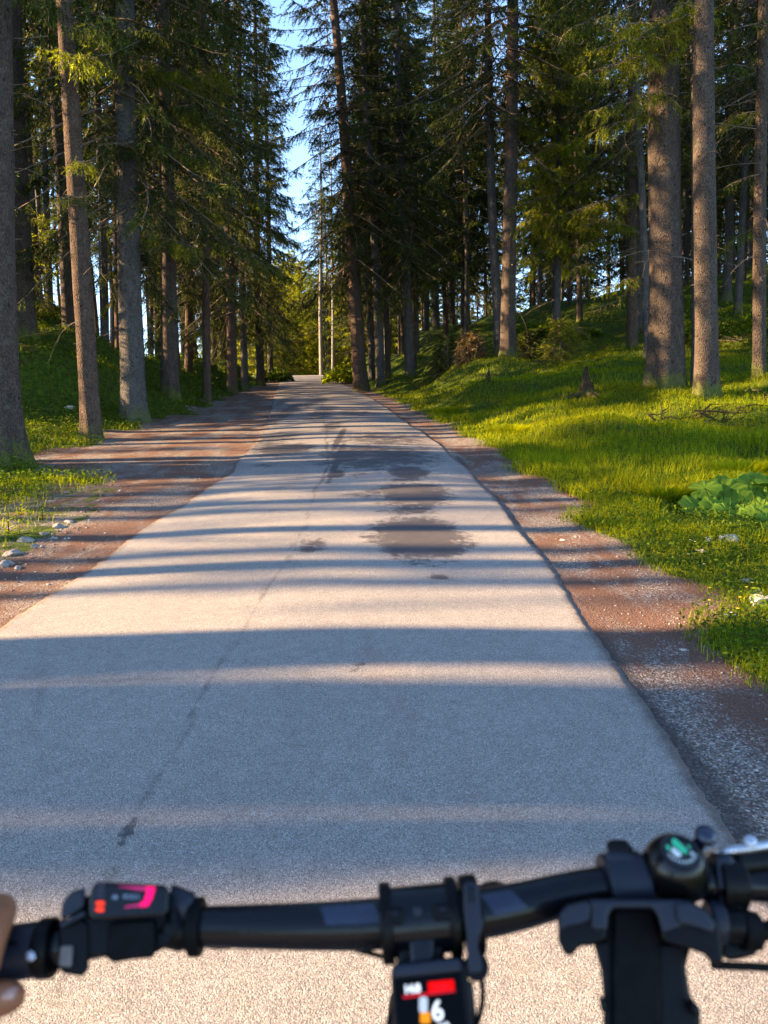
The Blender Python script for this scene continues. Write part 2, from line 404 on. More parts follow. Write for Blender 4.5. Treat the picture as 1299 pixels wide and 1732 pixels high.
def M_road():
    m = NT('asphalt', .8, .35)
    c = m.coord()
    n1 = m.noise(.9, 5, .6, c); n2 = m.noise(14, 5, .65, c)
    base = m.ramp(n1, [(.3, (.345, .318, .298)), (.7, (.43, .40, .375))])
    base = m.mix(.5, base, m.ramp(n2, [(.3, (.30, .277, .26)), (.7, (.445, .415, .39))]))
    cells = m.n('ShaderNodeSeparateColor', Color=m.voro(300, c, 'Color')).outputs[0]
    dist = m.voro(300, c)
    sp = m.ramp(cells, [(0, .6), (.35, .88), (.75, 1.08), (.92, 1.35), (1, 1.7)])
    col = m.mix(1.0, base, sp, 'MULTIPLY')
    grain = m.ramp(m.noise(420, 2, .8, c), [(.35, .7), (.65, 1.25)])
    col = m.mix(1.0, col, grain, 'MULTIPLY')
    pits = m.ramp(dist, [(.35, 1.0), (.8, .5)])
    col = m.mix(1.0, col, pits, 'MULTIPLY')
    st = m.attr('stain')
    nz = m.math('ADD', m.math('MULTIPLY', m.math('SUBTRACT', m.noise(8, 8, .85, c, .9), .5), 2.6), m.math('MULTIPLY', m.math('SUBTRACT', m.noise(2.6, 4, .7, c), .5), 1.3))
    msk = m.ramp(m.math('ADD', st, nz), [(.36, 0.0), (.60, 1.0)])
    msk = m.math('MULTIPLY', msk, m.ramp(st, [(.02, 0.0), (.25, 1.0)]))
    col = m.mix(msk, col, m.mix(1.0, col, (.30, .295, .33), 'MULTIPLY'))
    se = m.ramp(m.math('ADD', m.attr('seam'), m.math('MULTIPLY', m.math('SUBTRACT', m.noise(5, 5, .7, c), .5), 1.6)), [(.42, 0.0), (.9, .62)])
    col = m.mix(se, col, (.06, .058, .06))
    rim = m.ramp(m.math('ADD', m.attr('rim'), m.math('MULTIPLY', m.math('SUBTRACT', m.noise(20, 4, .7, c), .5), .7)), [(.4, 0.0), (.8, 1.0)])
    col = m.mix(m.math('MULTIPLY', rim, .7), col, m.ramp(n2, [(.35, (.05, .045, .045)), (.65, (.16, .10, .075))]))
    crk = m.n('ShaderNodeTexVoronoi', feature='DISTANCE_TO_EDGE'); crk.inputs['Scale'].default_value = .55; m.t.links.new(m.mix(.12, c, m.n('ShaderNodeTexNoise').outputs[1]), crk.inputs['Vector'])
    ck = m.math('MULTIPLY', m.ramp(crk.outputs['Distance'], [(.004, 1.0), (.012, 0.0)]), m.ramp(m.noise(.8, 3, .6, c), [(.55, 0.0), (.68, .22)]))
    col = m.mix(ck, col, (.07, .068, .07))
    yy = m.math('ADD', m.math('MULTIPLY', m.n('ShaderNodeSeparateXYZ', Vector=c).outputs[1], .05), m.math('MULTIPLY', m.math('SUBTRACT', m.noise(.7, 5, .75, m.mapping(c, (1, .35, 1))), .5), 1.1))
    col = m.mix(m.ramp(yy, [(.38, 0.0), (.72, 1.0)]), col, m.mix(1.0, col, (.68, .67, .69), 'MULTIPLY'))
    # drifted needles on the surface
    dr = m.ramp(m.noise(1.6, 7, .72, m.mapping(c, (1, .3, 1)), .3), [(.60, 0.0), (.75, .4)])
    col = m.mix(dr, col, (.23, .14, .10))
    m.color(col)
    m.set(m.b.inputs['Roughness'], m.ramp(msk, [(0, .85), (1, .6)]))
    m.bump(m.math('ADD', m.math('MULTIPLY', dist, -1.2), m.noise(420, 2, .8, c)), .8, .004)
    return m.mat

terrain()
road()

# ------------------------------------------------------------------ tree materials
def M_bark(name, dark, light, moss=.5, scale=1.0):
    m = NT(name, .92, .12)
    c = m.coord()
    cz = m.mapping(c, (1, 1, .55))
    v = m.voro(48 * scale, cz)
    n = m.noise(9, 6, .7, cz); n2 = m.noise(55, 4, .75, cz)
    dark = tuple(a * .62 for a in dark); light = tuple(a * .78 for a in light)
    col = m.ramp(m.math('ADD', m.math('MULTIPLY', n2, .6), m.math('MULTIPLY', n, .4)), [(.36, dark), (.52, tuple((a + b) / 2 for a, b in zip(dark, light))), (.66, light)])
    col = m.mix(m.ramp(v, [(.35, 0.0), (.75, .45)]), col, tuple(a * .5 for a in dark))
    kn = m.ramp(m.voro(4.5, m.mapping(c, (1.6, 1.6, 1.1))), [(.09, .85), (.15, 0.0)])
    col = m.mix(kn, col, (.012, .01, .009))
    lich = m.ramp(m.noise(3.5, 5, .7, c), [(.6, 0.0), (.72, .5)])
    col = m.mix(lich, col, (.16, .165, .135))
    z = m.n('ShaderNodeSeparateXYZ', Vector=c).outputs[2]
    mm = m.ramp(m.math('SUBTRACT', m.math('ADD', m.math('MULTIPLY', n, 1.3), .25), m.math('MULTIPLY', z, .9)), [(.55, 0.0), (.75, moss)])
    col = m.mix(mm, col, m.ramp(n2, [(.3, (.05, .07, .01)), (.7, (.16, .19, .025))]))
    m.color(col)
    m.bump(m.math('ADD', m.math('MULTIPLY', v, -1.0), n2), .9, .03)
    return m.mat
BARK = [M_bark('grey_bark', (.075, .070, .070), (.245, .23, .222), .5), M_bark('brown_bark', (.065, .05, .042), (.21, .165, .138), .7), M_bark('reddish_bark', (.08, .054, .042), (.24, .172, .135), .3)]
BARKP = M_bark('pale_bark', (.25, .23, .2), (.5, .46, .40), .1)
M_wood = simple('dead_twig_wood', (.17, .13, .10), .9, .1, var=.3, vs=30)

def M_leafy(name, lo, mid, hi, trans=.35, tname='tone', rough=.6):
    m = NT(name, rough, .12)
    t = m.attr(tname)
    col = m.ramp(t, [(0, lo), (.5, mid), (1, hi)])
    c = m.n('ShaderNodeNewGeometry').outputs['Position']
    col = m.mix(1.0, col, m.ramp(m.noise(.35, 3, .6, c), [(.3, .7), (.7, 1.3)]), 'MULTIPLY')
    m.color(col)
    out = m.t.nodes['Material Output']
    tr = m.n('ShaderNodeBsdfTranslucent'); m.set(tr.inputs['Color'], m.mix(1.0, col, (1.5, 1.45, .5), 'MULTIPLY'))
    mx = m.n('ShaderNodeMixShader'); mx.inputs[0].default_value = trans
    m.t.links.new(m.b.outputs[0], mx.inputs[1]); m.t.links.new(tr.outputs[0], mx.inputs[2]); m.t.links.new(mx.outputs[0], out.inputs['Surface'])
    return m.mat
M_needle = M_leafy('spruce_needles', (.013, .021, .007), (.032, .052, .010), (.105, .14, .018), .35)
M_needle2 = M_leafy('sunlit_spruce_needles', (.05, .065, .008), (.135, .17, .015), (.27, .29, .035), .55)  # lit copy of the spruce needles, sunlight put into the colour
M_dryneedle = M_leafy('dry_brown_needles', (.06, .04, .02), (.12, .085, .045), (.19, .14, .07), .25)
M_grass = M_leafy('grass_blades', (.045, .075, .005), (.175, .22, .004), (.37, .38, .012), .6)
M_herb = M_leafy('herb_leaves', (.025, .05, .006), (.085, .14, .008), (.20, .26, .015), .5)
M_bur = M_leafy('butterbur_leaves', (.07, .13, .012), (.12, .21, .02), (.19, .29, .03), .4, rough=.7)
M_moss = M_leafy('moss', (.05, .07, .01), (.09, .12, .015), (.15, .18, .02), .2)

def unit(a): return a / np.maximum(np.linalg.norm(a, axis=-1, keepdims=True), 1e-9)

def needles(B, D, L, rng, k=14, nl=.10, nw=.03, tone=None, flat=.35):
    """little tapering needle sprays along twigs. B base (n,3), D dir (n,3), L length (n)"""
    n = len(B)
    q = (np.arange(k)[None] + rng.random((n, k))) / k
    P = B[:, None] + D[:, None] * (L[:, None] * q)[..., None]
    P[..., 2] -= (.25 * L[:, None] * q ** 2)
    r = rng.standard_normal((n, k, 3)); r[..., 2] *= flat
    r = unit(r - (r * D[:, None]).sum(-1, keepdims=True) * D[:, None])
    d = unit(D[:, None] * .75 + r * .75 + np.array([0, 0, -.12]))
    ln = nl * (.6 + .8 * rng.random((n, k)))[..., None]
    s = unit(np.cross(d, rng.standard_normal((n, k, 3)))) * (nw * (.6 + .8 * rng.random((n, k))))[..., None]
    A = P - s * .5; Bq = P + s * .5; C = P + d * ln
    V = np.stack([A, Bq, C], 2).reshape(-1, 3)
    T = np.arange(len(V)).reshape(-1, 3)
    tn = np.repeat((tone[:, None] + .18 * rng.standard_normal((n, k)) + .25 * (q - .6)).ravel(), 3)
    return V, T, np.clip(tn, 0, 1)

def ribbons(P0, P1, w):
    """3 sided thin sticks"""
    n = len(P0); d = unit(P1 - P0); a = unit(np.cross(d, np.array([.3, .1, 1.0]))); b = np.cross(d, a)
    V = []
    for k in range(3):
        an = 2 * math.pi * k / 3; V.append(P0 + (a * math.cos(an) + b * math.sin(an)) * w[:, None])
    for k in range(3):
        an = 2 * math.pi * k / 3; V.append(P1 + (a * math.cos(an) + b * math.sin(an)) * w[:, None] * .55)
    V = np.stack(V, 1).reshape(-1, 3)
    base = (np.arange(n) * 6)[:, None]
    T = []
    for k in range(3):
        l = (k + 1) % 3; T += [[k, l, 3 + l], [k, 3 + l, 3 + k]]
    T = (base[:, :, None] + np.array(T)[None]).reshape(-1, 3)
    return V, T

def crown_mesh(name, seed, H=18., R=2.6, nb=130, tw=24, k=14, nl=.10, nw=.03, mats=None, power=.7, droop=.5, tone0=.35, gap=.0):
    rng = np.random.default_rng(seed)
    Bs, Ds, Ls, Tn, W0, W1, WW = [], [], [], [], [], [], []
    for i in range(nb):
        t = (i + rng.random()) / nb
        if rng.random() < gap * (1 - t): continue
        az = i * 2.39996 + rng.normal() * .35
        ln = R * (1 - t) ** power * (.72 + .5 * rng.random()) * (.75 + .25 * min(1, t / .12)) + .25 * min(1, R / 2)
        rad = np.array([math.cos(az), math.sin(az), 0]); lat = np.array([-rad[1], rad[0], 0])
        e0 = -.25 * (1 - t) + .55 * t + rng.normal() * .08
        dr = droop * (1 - t) * (.7 + .6 * rng.random())
        sg = np.linspace(0, 1, 7)
        pts = np.array([rad * ln * s_ * math.cos(e0 * .8) + np.array([0, 0, t * H + ln * (e0 * s_ - dr * s_ ** 1.6 + .45 * dr * s_ ** 3.2)]) + lat * .12 * ln * math.sin(s_ * 2 + i) for s_ in sg])
        W0.append(pts[:-1]); W1.append(pts[1:]); WW.append(np.interp(sg[:-1], [0, 1], [.012 + .008 * ln, .004]))
        m = max(5, int(tw * (ln / R + .25)))
        s_ = .1 + .9 * rng.random(m) ** .75; s_[0] = 1
        base = np.stack([np.interp(s_, sg, pts[:, j]) for j in range(3)], -1)
        tang = unit(np.stack([np.interp(np.minimum(s_ + .05, 1), sg, pts[:, j]) - np.interp(np.minimum(s_ + .05, 1) - .1, sg, pts[:, j]) for j in range(3)], -1))
        side = np.where(rng.random(m) < .5, -1, 1)[:, None]
        d = unit(tang * (.35 + .5 * rng.random((m, 1))) + lat * side * (.5 + .4 * rng.random((m, 1))) + np.array([0, 0, -1.]) * (.25 + .75 * rng.random((m, 1)) * (1 - t)))
        d[0] = tang[0]
        L = (.22 + .38 * rng.random(m)) * (1.15 - .55 * s_) * (.6 + .4 * ln / R) * 1.25
        Bs.append(base); Ds.append(d); Ls.append(L)
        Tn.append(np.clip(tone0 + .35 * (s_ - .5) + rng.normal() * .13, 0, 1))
    B, D, L, tn = np.concatenate(Bs), np.concatenate(Ds), np.concatenate(Ls), np.concatenate(Tn)
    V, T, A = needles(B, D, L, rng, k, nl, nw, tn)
    Vw, Tw = ribbons(np.concatenate(W0), np.concatenate(W1), np.concatenate(WW))
    Vt, Tt = ribbons(B, B + D * L[:, None] * .9 + np.array([0, 0, -.15]) * L[:, None], np.full(len(B), .004))
    z = np.linspace(0, H, 12); zz_ = np.stack([0 * z, 0 * z, z], -1)
    Vs, Ts = ribbons(zz_[:-1], zz_[1:], np.interp(z[:-1], [0, H], [.1, .02]))
    VV = np.concatenate([V, Vw, Vt, Vs]); TT = np.concatenate([T, Tw + len(V), Tt + len(V) + len(Vw), Ts + len(V) + len(Vw) + len(Vt)])
    mi = np.concatenate([np.zeros(len(T)), np.ones(len(Tw) + len(Tt) + len(Ts))])
    att = np.concatenate([A, np.zeros(len(Vw) + len(Vt) + len(Vs))])
    return np_mesh(name, VV, TT, mats or [M_needle, M_wood], mi, {'tone': att})

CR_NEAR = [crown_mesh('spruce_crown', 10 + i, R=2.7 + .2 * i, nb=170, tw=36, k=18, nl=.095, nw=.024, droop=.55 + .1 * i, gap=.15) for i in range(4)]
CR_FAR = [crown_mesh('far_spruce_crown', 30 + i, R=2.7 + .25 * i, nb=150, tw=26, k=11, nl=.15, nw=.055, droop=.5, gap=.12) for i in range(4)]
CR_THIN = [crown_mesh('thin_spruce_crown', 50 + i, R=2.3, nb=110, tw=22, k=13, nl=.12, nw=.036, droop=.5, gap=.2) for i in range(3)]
CR_LIT = [crown_mesh('sunlit_spruce_crown', 70 + i, R=2.8, nb=170, tw=26, k=13, nl=.16, nw=.06, droop=.3, tone0=.72, mats=[M_needle2, M_wood]) for i in range(3)]

def trunk_mesh(name, H, dia, seed, mat, n=20, flare=.45, stubs=30, dead=8, zcrown=8., sway=.1):
    """tapered trunk with root flare, knots, broken stubs and bare dead twigs"""
    rng = np.random.default_rng(seed)
    zs = np.concatenate([[-.5, -.1, 0, .06, .14, .25, .4, .6, .9], np.linspace(1.3, H, 30)])
    a = np.arange(n) * 2 * math.pi / n
    ph = rng.random(5) * 6.28
    V = []
    r0 = dia / 2
    cxs = []
    for z in zs:
        zp = max(z, 0)
        r = r0 * (1 - .80 * (zp / H) ** 1.1) * (1 + flare * math.exp(-zp / (.55 * dia + .1)))
        fl = .28 * math.exp(-zp / (.5 * dia + .12))
        rr = r * (1 + fl * np.sin(a * 3 + ph[0]) * .6 + fl * np.sin(a * 5 + ph[1]) * .5 + .03 * np.sin(a * 4 + z * 1.2 + ph[2]) + .02 * np.sin(a * 7 + z * 3 + ph[3]))
        ox = sway * math.sin(z * .25 + ph[4]) * min(1, zp / 6); oy = sway * math.cos(z * .21 + ph[3]) * min(1, zp / 6)
        cxs.append((ox, oy, r))
        V.append(np.stack([rr * np.cos(a) + ox, rr * np.sin(a) + oy, np.full(n, z)], -1))
    V = np.concatenate(V); nz = len(zs)
    i = np.arange(nz * n).reshape(nz, n); j = np.roll(i, -1, 1)
    Q = np.stack([i[:-1], j[:-1], j[1:], i[1:]], -1).reshape(-1, 4)
    P0, P1, Ws = [], [], []
    for k in range(stubs):
        z = rng.uniform(.8, max(2, zcrown + 2)); az = rng.random() * 6.28
        ox, oy, r = [np.interp(z, zs, [c[q] for c in cxs]) for q in range(3)]
        d = np.array([math.cos(az), math.sin(az), rng.uniform(-.3, .3)])
        p = np.array([ox, oy, z]) + d * r * .85
        P0.append(p); P1.append(p + d * (r * .15 + rng.uniform(.02, .09))); Ws.append(rng.uniform(.01, .022))
    for k in range(dead):
        z = rng.uniform(1.8, zcrown + 1.5); az = rng.random() * 6.28
        ox, oy, r = [np.interp(z, zs, [c[q] for c in cxs]) for q in range(3)]
        d = np.array([math.cos(az), math.sin(az), rng.uniform(-.1, .25)])
        p = np.array([ox, oy, z]) + d * r * .8; w = rng.uniform(.007, .014); Lb = rng.uniform(.5, 1.7)
        m_ = 6
        for q in range(m_):
            d = d + np.array([rng.normal() * .16, rng.normal() * .16, rng.normal() * .12 - .12]); d /= np.linalg.norm(d)
            p2 = p + d * Lb / m_
            P0.append(p); P1.append(p2); Ws.append(w)
            if q > 1 and rng.random() < .75:
                e = d + rng.normal(size=3) * .8; e /= np.linalg.norm(e)
                P0.append(p2); P1.append(p2 + e * rng.uniform(.12, .45)); Ws.append(w * .5)
            p = p2; w *= .78
    Vt, Tt = ribbons(np.array(P0), np.array(P1), np.array(Ws))
    Tt = Tt + len(V)
    mi = np.concatenate([np.ones(len(Tt)), np.zeros(len(Q))])
    return np_mesh(name, np.concatenate([V, Vt]), Tt, [mat, M_wood], mi, None, True, quads=Q)

def place_tree(name, base, lean, H, zc, trunk, crown, cs=(1, 1), rot=0., tscale=(1, 1, 1), csz=None):
    e = empty(name, base)
    z = Vector(lean).normalized()
    e.rotation_mode = 'QUATERNION'
    e.rotation_quaternion = Vector((0, 0, 1)).rotation_difference(z) @ Matrix.Rotation(rot, 4, 'Z').to_quaternion()
    t = link_mesh('trunk', trunk, e); t.scale = tscale
    c = link_mesh('crown', crown, e); c.location = (0, 0, zc); c.scale = (cs[0], cs[0], (csz or (H - zc)) / 18.)
    c.rotation_euler = (0, 0, rot * 3.1)
    return e

RNG = random.Random(7)
placed = []
XS = {'L3': 1.15, 'L4': 1.05, 'L5': 1.0, 'R1': .62, 'R2': .8, 'C1': 1.05, 'L7': .95, 'L8': .85, 'L9': .75, 'L6': 1.0, 'L2': .75}
LIT = {'R1'}  # crown takes the needle colour with sunlight in it
for i, (key, u, v, tu, tv, w, d, zc, H, lab) in enumerate(TR):
    p = at(u, v, d); q = at(tu, tv, d)
    base = (p[0], p[1], ground(p[0], p[1]) - .04)
    lean = (q - p)
    dia = w * d / F
    near = d < 40
    thin = key in ('L2', 'L5', 'C0', 'C01', 'C5', 'C6', 'C7', 'L15', 'R3', 'R5', 'L17', 'L14')
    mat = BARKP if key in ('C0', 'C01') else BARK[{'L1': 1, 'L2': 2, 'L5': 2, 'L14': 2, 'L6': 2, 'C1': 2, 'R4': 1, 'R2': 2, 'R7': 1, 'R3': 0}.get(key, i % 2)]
    tm = trunk_mesh('spruce_trunk', H, dia, 100 + i, mat, n=28 if w > 24 else 14, flare=.35 if w > 30 else .3,
                    stubs=60 if w > 24 else 25, dead=6 if dia > .5 else 12, zcrown=zc, sway=.06)
    cm = CR_LIT[0] if key in LIT else (RNG.choice(CR_THIN) if thin else CR_NEAR[i % 4])
    e = place_tree('spruce', base, lean, H, zc, tm, cm, (XS.get(key, .95),), RNG.random() * 6.28)
    tag(e, lab, 'spruce tree')
    placed.append((p[0], p[1]))

# shared trunks for the trees further in
TRUNKS = [trunk_mesh('far_spruce_trunk', 22, .34, 300 + i, BARK[i % 3], n=10, flare=.3, stubs=25, dead=14, zcrown=9, sway=.15) for i in range(5)]
def scatter(n, xr, yr, group, label, zc=(5, 10), Hh=(18, 26), crowns=None, dmin=1.6, sc=(.6, 1.25), test=None, seed=1, cw=(.7, 1.1)):
    rg = random.Random(seed); k = 0; tries = 0
    while k < n and tries < n * 60:
        tries += 1
        x, y = rg.uniform(*xr), rg.uniform(*yr)
        if test and not test(x, y): continue
        if any((x - a) ** 2 + (y - b) ** 2 < dmin ** 2 for a, b in placed): continue
        z = ground(x, y) - .05
        H = rg.uniform(*Hh); s_ = rg.uniform(*sc); c0 = rg.uniform(*zc)
        cr = rg.choice(crowns or CR_FAR)
        e = place_tree('spruce', (x, y, z), (rg.gauss(0, .015), rg.gauss(0, .015), 1), H, c0, rg.choice(TRUNKS), cr, (rg.uniform(*cw),), rg.random() * 6.28, (s_, s_, H / 22))
        tag(e, label, 'spruce tree', group)
        placed.append((x, y)); k += 1

YOUNG_CAST = [(-26, 10.5), (-29, 13), (-27, 15), (-30, 17.2), (-27, 20.5), (-29, 22.6), (-28, 26.5), (-31, 28.6), (-28, 33), (-30, 37), (-27, 42), (-14.5, 22.6), (-16, 25.2), (-18, 28.4), (-17.5, 31.0), (-19.5, 34.2), (-22, 37.6), (-23, 40.4), (-26, 45), (-27, 49), (-30, 54), (-12.5, 18.4)]  # low spruces added out of view to shade the left ground and road
def pix(x, y, z):
    d = CR.T @ (np.array([x, y, z]) - np.array([0, 0, CAMH]))
    return 649.5 + F * d[0] / -d[2], 866 - F * d[1] / -d[2]

# left belt: thin, sky shows through it
scatter(36, (-24, -4), (17, 64), 'spruces in the belt left of the road', 'slim dark spruce in the crowded belt left of the road', zc=(6.5, 10), crowns=CR_THIN + CR_FAR[:2], dmin=2.0, seed=3,
        test=lambda x, y: x < edgeL(y) - wL(y) - 2.2 and not (25.2 < y < 29) and not (31.5 < y < 35) and not (pix(x, y, zr(y) + .5)[0] > 100 and y < 24))
scatter(10, (-18, -5), (30, 60), 'low hung spruces lining the left verge', 'dense spruce with low hanging boughs lining the left verge', zc=(2.2, 4.2), crowns=CR_NEAR, dmin=2.2, seed=9,
        test=lambda x, y: edgeL(y) - 5.5 < x < edgeL(y) - 3.0, cw=(.75, 1.05))
# right forest
scatter(22, (-8, 6), (42, 80), 'spruces lining the right verge', 'dark spruce standing behind the right verge short of the crest', zc=(3.5, 8), crowns=CR_FAR + CR_THIN, dmin=2.2, seed=5,
        test=lambda x, y: edgeR(y) + 1.6 < x < edgeR(y) + 7 and pix(x, y, zr(y))[0] > 606)
scatter(122, (1, 58), (27, 98), 'spruces deep in the forest on the right', 'dark spruce deep in the forest on the right hillside', zc=(4.5, 10), crowns=CR_FAR, dmin=2.6, seed=6,
        test=lambda x, y: x > edgeR(y) + 5 and pix(x, y, zr(y))[0] > 640 and not (pix(x, y, zr(y) + 1)[0] < 1060 and pix(x, y, zr(y) + 1)[0] > 720 and y < 36), cw=(.8, 1.2))
scatter(14, (8, 34), (17, 32), 'spruces behind the right hand trunks', 'spruce with dark crown behind the big trunks on the right', zc=(4.5, 7.5), crowns=CR_NEAR, dmin=2.6, seed=8,
        test=lambda x, y: pix(x, y, zr(y) + 1)[0] > 1010 and y > 20, cw=(.9, 1.2))
# beyond the crest, catching the sun, partly put into the needle colour
scatter(34, (-26, 2), (84, 125), 'sunlit spruces beyond the crest', 'yellow-green sunlit spruce beyond the crest of the road', zc=(.5, 3), Hh=(11, 19), crowns=CR_LIT, dmin=2.6, seed=11, cw=(.8, 1.1),
        test=lambda x, y: (not (edgeL(y) - .5 < x < edgeR(y) + .5) or y > 100) and x > edgeL(y) - 9)
scatter(9, (-14, 2), (80, 100), 'pale trunked spruces beyond the crest', 'pale sunlit trunk with high crown beyond the crest', zc=(7, 10), Hh=(20, 25), crowns=CR_THIN, dmin=2, seed=12,
        test=lambda x, y: x > edgeR(y) + .8)
# the far wood behind everything, one mass
def far_wood():
    rng = np.random.default_rng(77); base = crown_mesh('tmp', 90, H=18, R=3.4, nb=70, tw=9, k=6, nl=.42, nw=.17, tone0=.45)
    nv = len(base.vertices); co = np.empty(nv * 3, np.float32); base.vertices.foreach_get('co', co); co = co.reshape(-1, 3)
    nt = len(base.polygons); ti = np.empty(nt * 3, np.int32); base.loops.foreach_get('vertex_index', ti); ti = ti.reshape(-1, 3)
    tn = np.empty(nv, np.float32); base.attributes['tone'].data.foreach_get('value', tn); mi = np.empty(nt, np.int32); base.polygons.foreach_get('material_index', mi)
    Vs, Ts, As, Ms = [], [], [], []; k = 0
    spots = [(rng.uniform(-2, 120), rng.uniform(104, 165), 0) for _ in range(105)] + [(rng.uniform(-70, -46), rng.uniform(16, 150), 1) for _ in range(62)] + [(rng.uniform(-40, 0), rng.uniform(132, 165), 1) for _ in range(22)] + [(rng.uniform(58, 90), rng.uniform(15, 105), 0) for _ in range(40)]
    for x, y, lo in spots:
        z = ground(x, y); h = (rng.uniform(7, 11) if lo else rng.uniform(15, 24)) / 18.; w = rng.uniform(.8, 1.3); a = rng.random() * 6.28
        R_ = np.array([[math.cos(a), -math.sin(a), 0], [math.sin(a), math.cos(a), 0], [0, 0, 1]]) * [[1], [1], [1]]
        Vs.append((co * [w, w, h]) @ R_.T + [x, y, z + .3]); Ts.append(ti + k * nv); As.append(tn); Ms.append(mi); k += 1
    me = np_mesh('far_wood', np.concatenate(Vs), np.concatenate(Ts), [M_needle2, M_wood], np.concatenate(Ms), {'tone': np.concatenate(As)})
    tag(link_mesh('far_wood', me), kind='stuff')
far_wood()
for i, (x, y) in enumerate(YOUNG_CAST):
    e = place_tree('spruce', (x, y, ground(x, y) - .05), (0, 0, 1), 8.6, .6, TRUNKS[i % 5], CR_FAR[i % 4], (.62,), i * 1.3, (.5, .5, 8.6 / 22))
    tag(e, 'unseen bushy young spruce added left of the road to cast shade', 'spruce tree', 'spruces beside the rider'); e['aside'] = 1; placed.append((x, y))
# added outside the frame on the sunny side to shade road, meadow and bicycle
CAST = [(-31, 2.42, .62, 12.5, .3), (-16, 2.5, .34, 8, .25), (-16, 2.70, .46, 8, .3), (-19.5, 2.5, .5, 9, .25), (-18, 2.98, .52, 8.6, .3), (-15, 3.28, .4, 8, .3), (-17, 3.53, .48, 8.6, .3), (-12, 3.80, .36, 7, .3), (-21, 3.15, .5, 6.2, .27), (-24, 4.80, .2, 8.6, .16), (-32, 2.15, .2, 11, .12),
        (-5.2, .12, .45, 6, .35), (-6.2, .50, .42, 6, .35), (-7.4, .88, .42, 6, .35), (-8, -.4, .5, 6, .4), (-7, -1.2, .5, 6, .4),
        (-11.5, 5.3, .26, 7.5, .6), (-15, 6.4, .3, 8, .6), (-13, 7.7, .26, 8, .6),
        (-11, 9.9, .4, 4.2, .5), (-14, 10.6, .36, 5.0, .5), (-11.5, 11.7, .4, 4.4, .5), (-15.5, 11.2, .36, 5.4, .5), (-16, 10.0, .36, 5.6, .45), (-15, 13.9, .3, 11, .5), (-10.5, 16.3, .42, 4.2, .7), (-13, 17.4, .4, 5, .8), (-12, 19.6, .4, 5.5, .8), (-16, 21.5, .4, 6, .9),
        (-26, 5.6, .3, 7.0, .35), (-25, 8.5, .3, 7.0, .35), (-29, 7.2, .3, 9.5, .4)]
for i, (x, y, dia, zc, cw_) in enumerate(CAST):
    H = 23
    s_ = dia / .34
    e = place_tree('spruce', (x, y, ground(x, y) - .05), (0, 0, 1), H, zc, TRUNKS[i % 5], CR_THIN[i % 3] if 5.2 < y < 8 else (CR_NEAR[i % 4] if 9.5 < y < 12 else CR_FAR[i % 4]), (cw_,), i * 1.3, (s_, s_, H / 22))
    tag(e, 'unseen tall spruce added left of the road to cast shade', 'spruce tree', 'spruces beside the rider'); e['aside'] = 1; placed.append((x, y))

ANCH = [(30, 'the thickest left trunk'), (150, 'the slim sunlit trunk'), (224, 'the stout grey trunk'), (284, 'the medium grey trunk'), (349, 'the thin reddish trunk'), (390, 'the mossy-footed spruce'),
        (455, 'the road crest'), (605, 'the leaning roadside spruce'), (690, 'the dark roadside trunk'), (852, 'the tall grey pair'), (941, 'the small grey spruce'), (1126, 'the massive trunk'), (1195, 'the tall grey right trunk'), (1286, 'the right edge spruce')]
ORD = ['nearest', 'second nearest', 'third nearest', 'fourth nearest', 'fifth nearest', 'sixth nearest', 'seventh nearest', 'eighth nearest']
WORD = {'spruces in the belt left of the road': 'slim belt spruce', 'low hung spruces lining the left verge': 'low-hung verge spruce', 'spruces lining the right verge': 'dark right verge spruce', 'spruces deep in the forest on the right': 'dark forest spruce',
        'spruces behind the right hand trunks': 'broad dark spruce', 'sunlit spruces beyond the crest': 'yellow-green sunlit spruce', 'pale trunked spruces beyond the crest': 'pale trunked spruce', 'spruces beside the rider': 'unseen shade-casting spruce', 'young spruces at the crest': 'glowing young spruce'}
def relabel():
    bins = {}
    for o in COL.objects:
        g_ = o.get('group')
        if o.parent is None and o.type == 'EMPTY' and g_ in WORD:
            x, y, z = o.location
            if o.get('aside'): k = (g_, 99)
            else:
                u = pix(x, y, z + 1.2)[0]; k = (g_, sum(1 for a, _ in ANCH if a < u))
            bins.setdefault(k, []).append(o)
    for (g_, k), L_ in bins.items():
        L_.sort(key=lambda o: o.location.y)
        if k == 99: where = 'added left of the bicycle outside the frame'
        elif k == 0: where = 'left of ' + ANCH[0][1]
        elif k == len(ANCH): where = 'right of ' + ANCH[-1][1]
        else: where = 'between ' + ANCH[k - 1][1] + ' and ' + ANCH[k][1]
        for i, o in enumerate(L_):
            r_ = ORD[i] if i < len(ORD) else 'far off'
            o['label'] = ' '.join((r_ + ' ' + WORD[g_] + ' ' + where).split()[:16])
            if 'aside' in o: del o['aside']
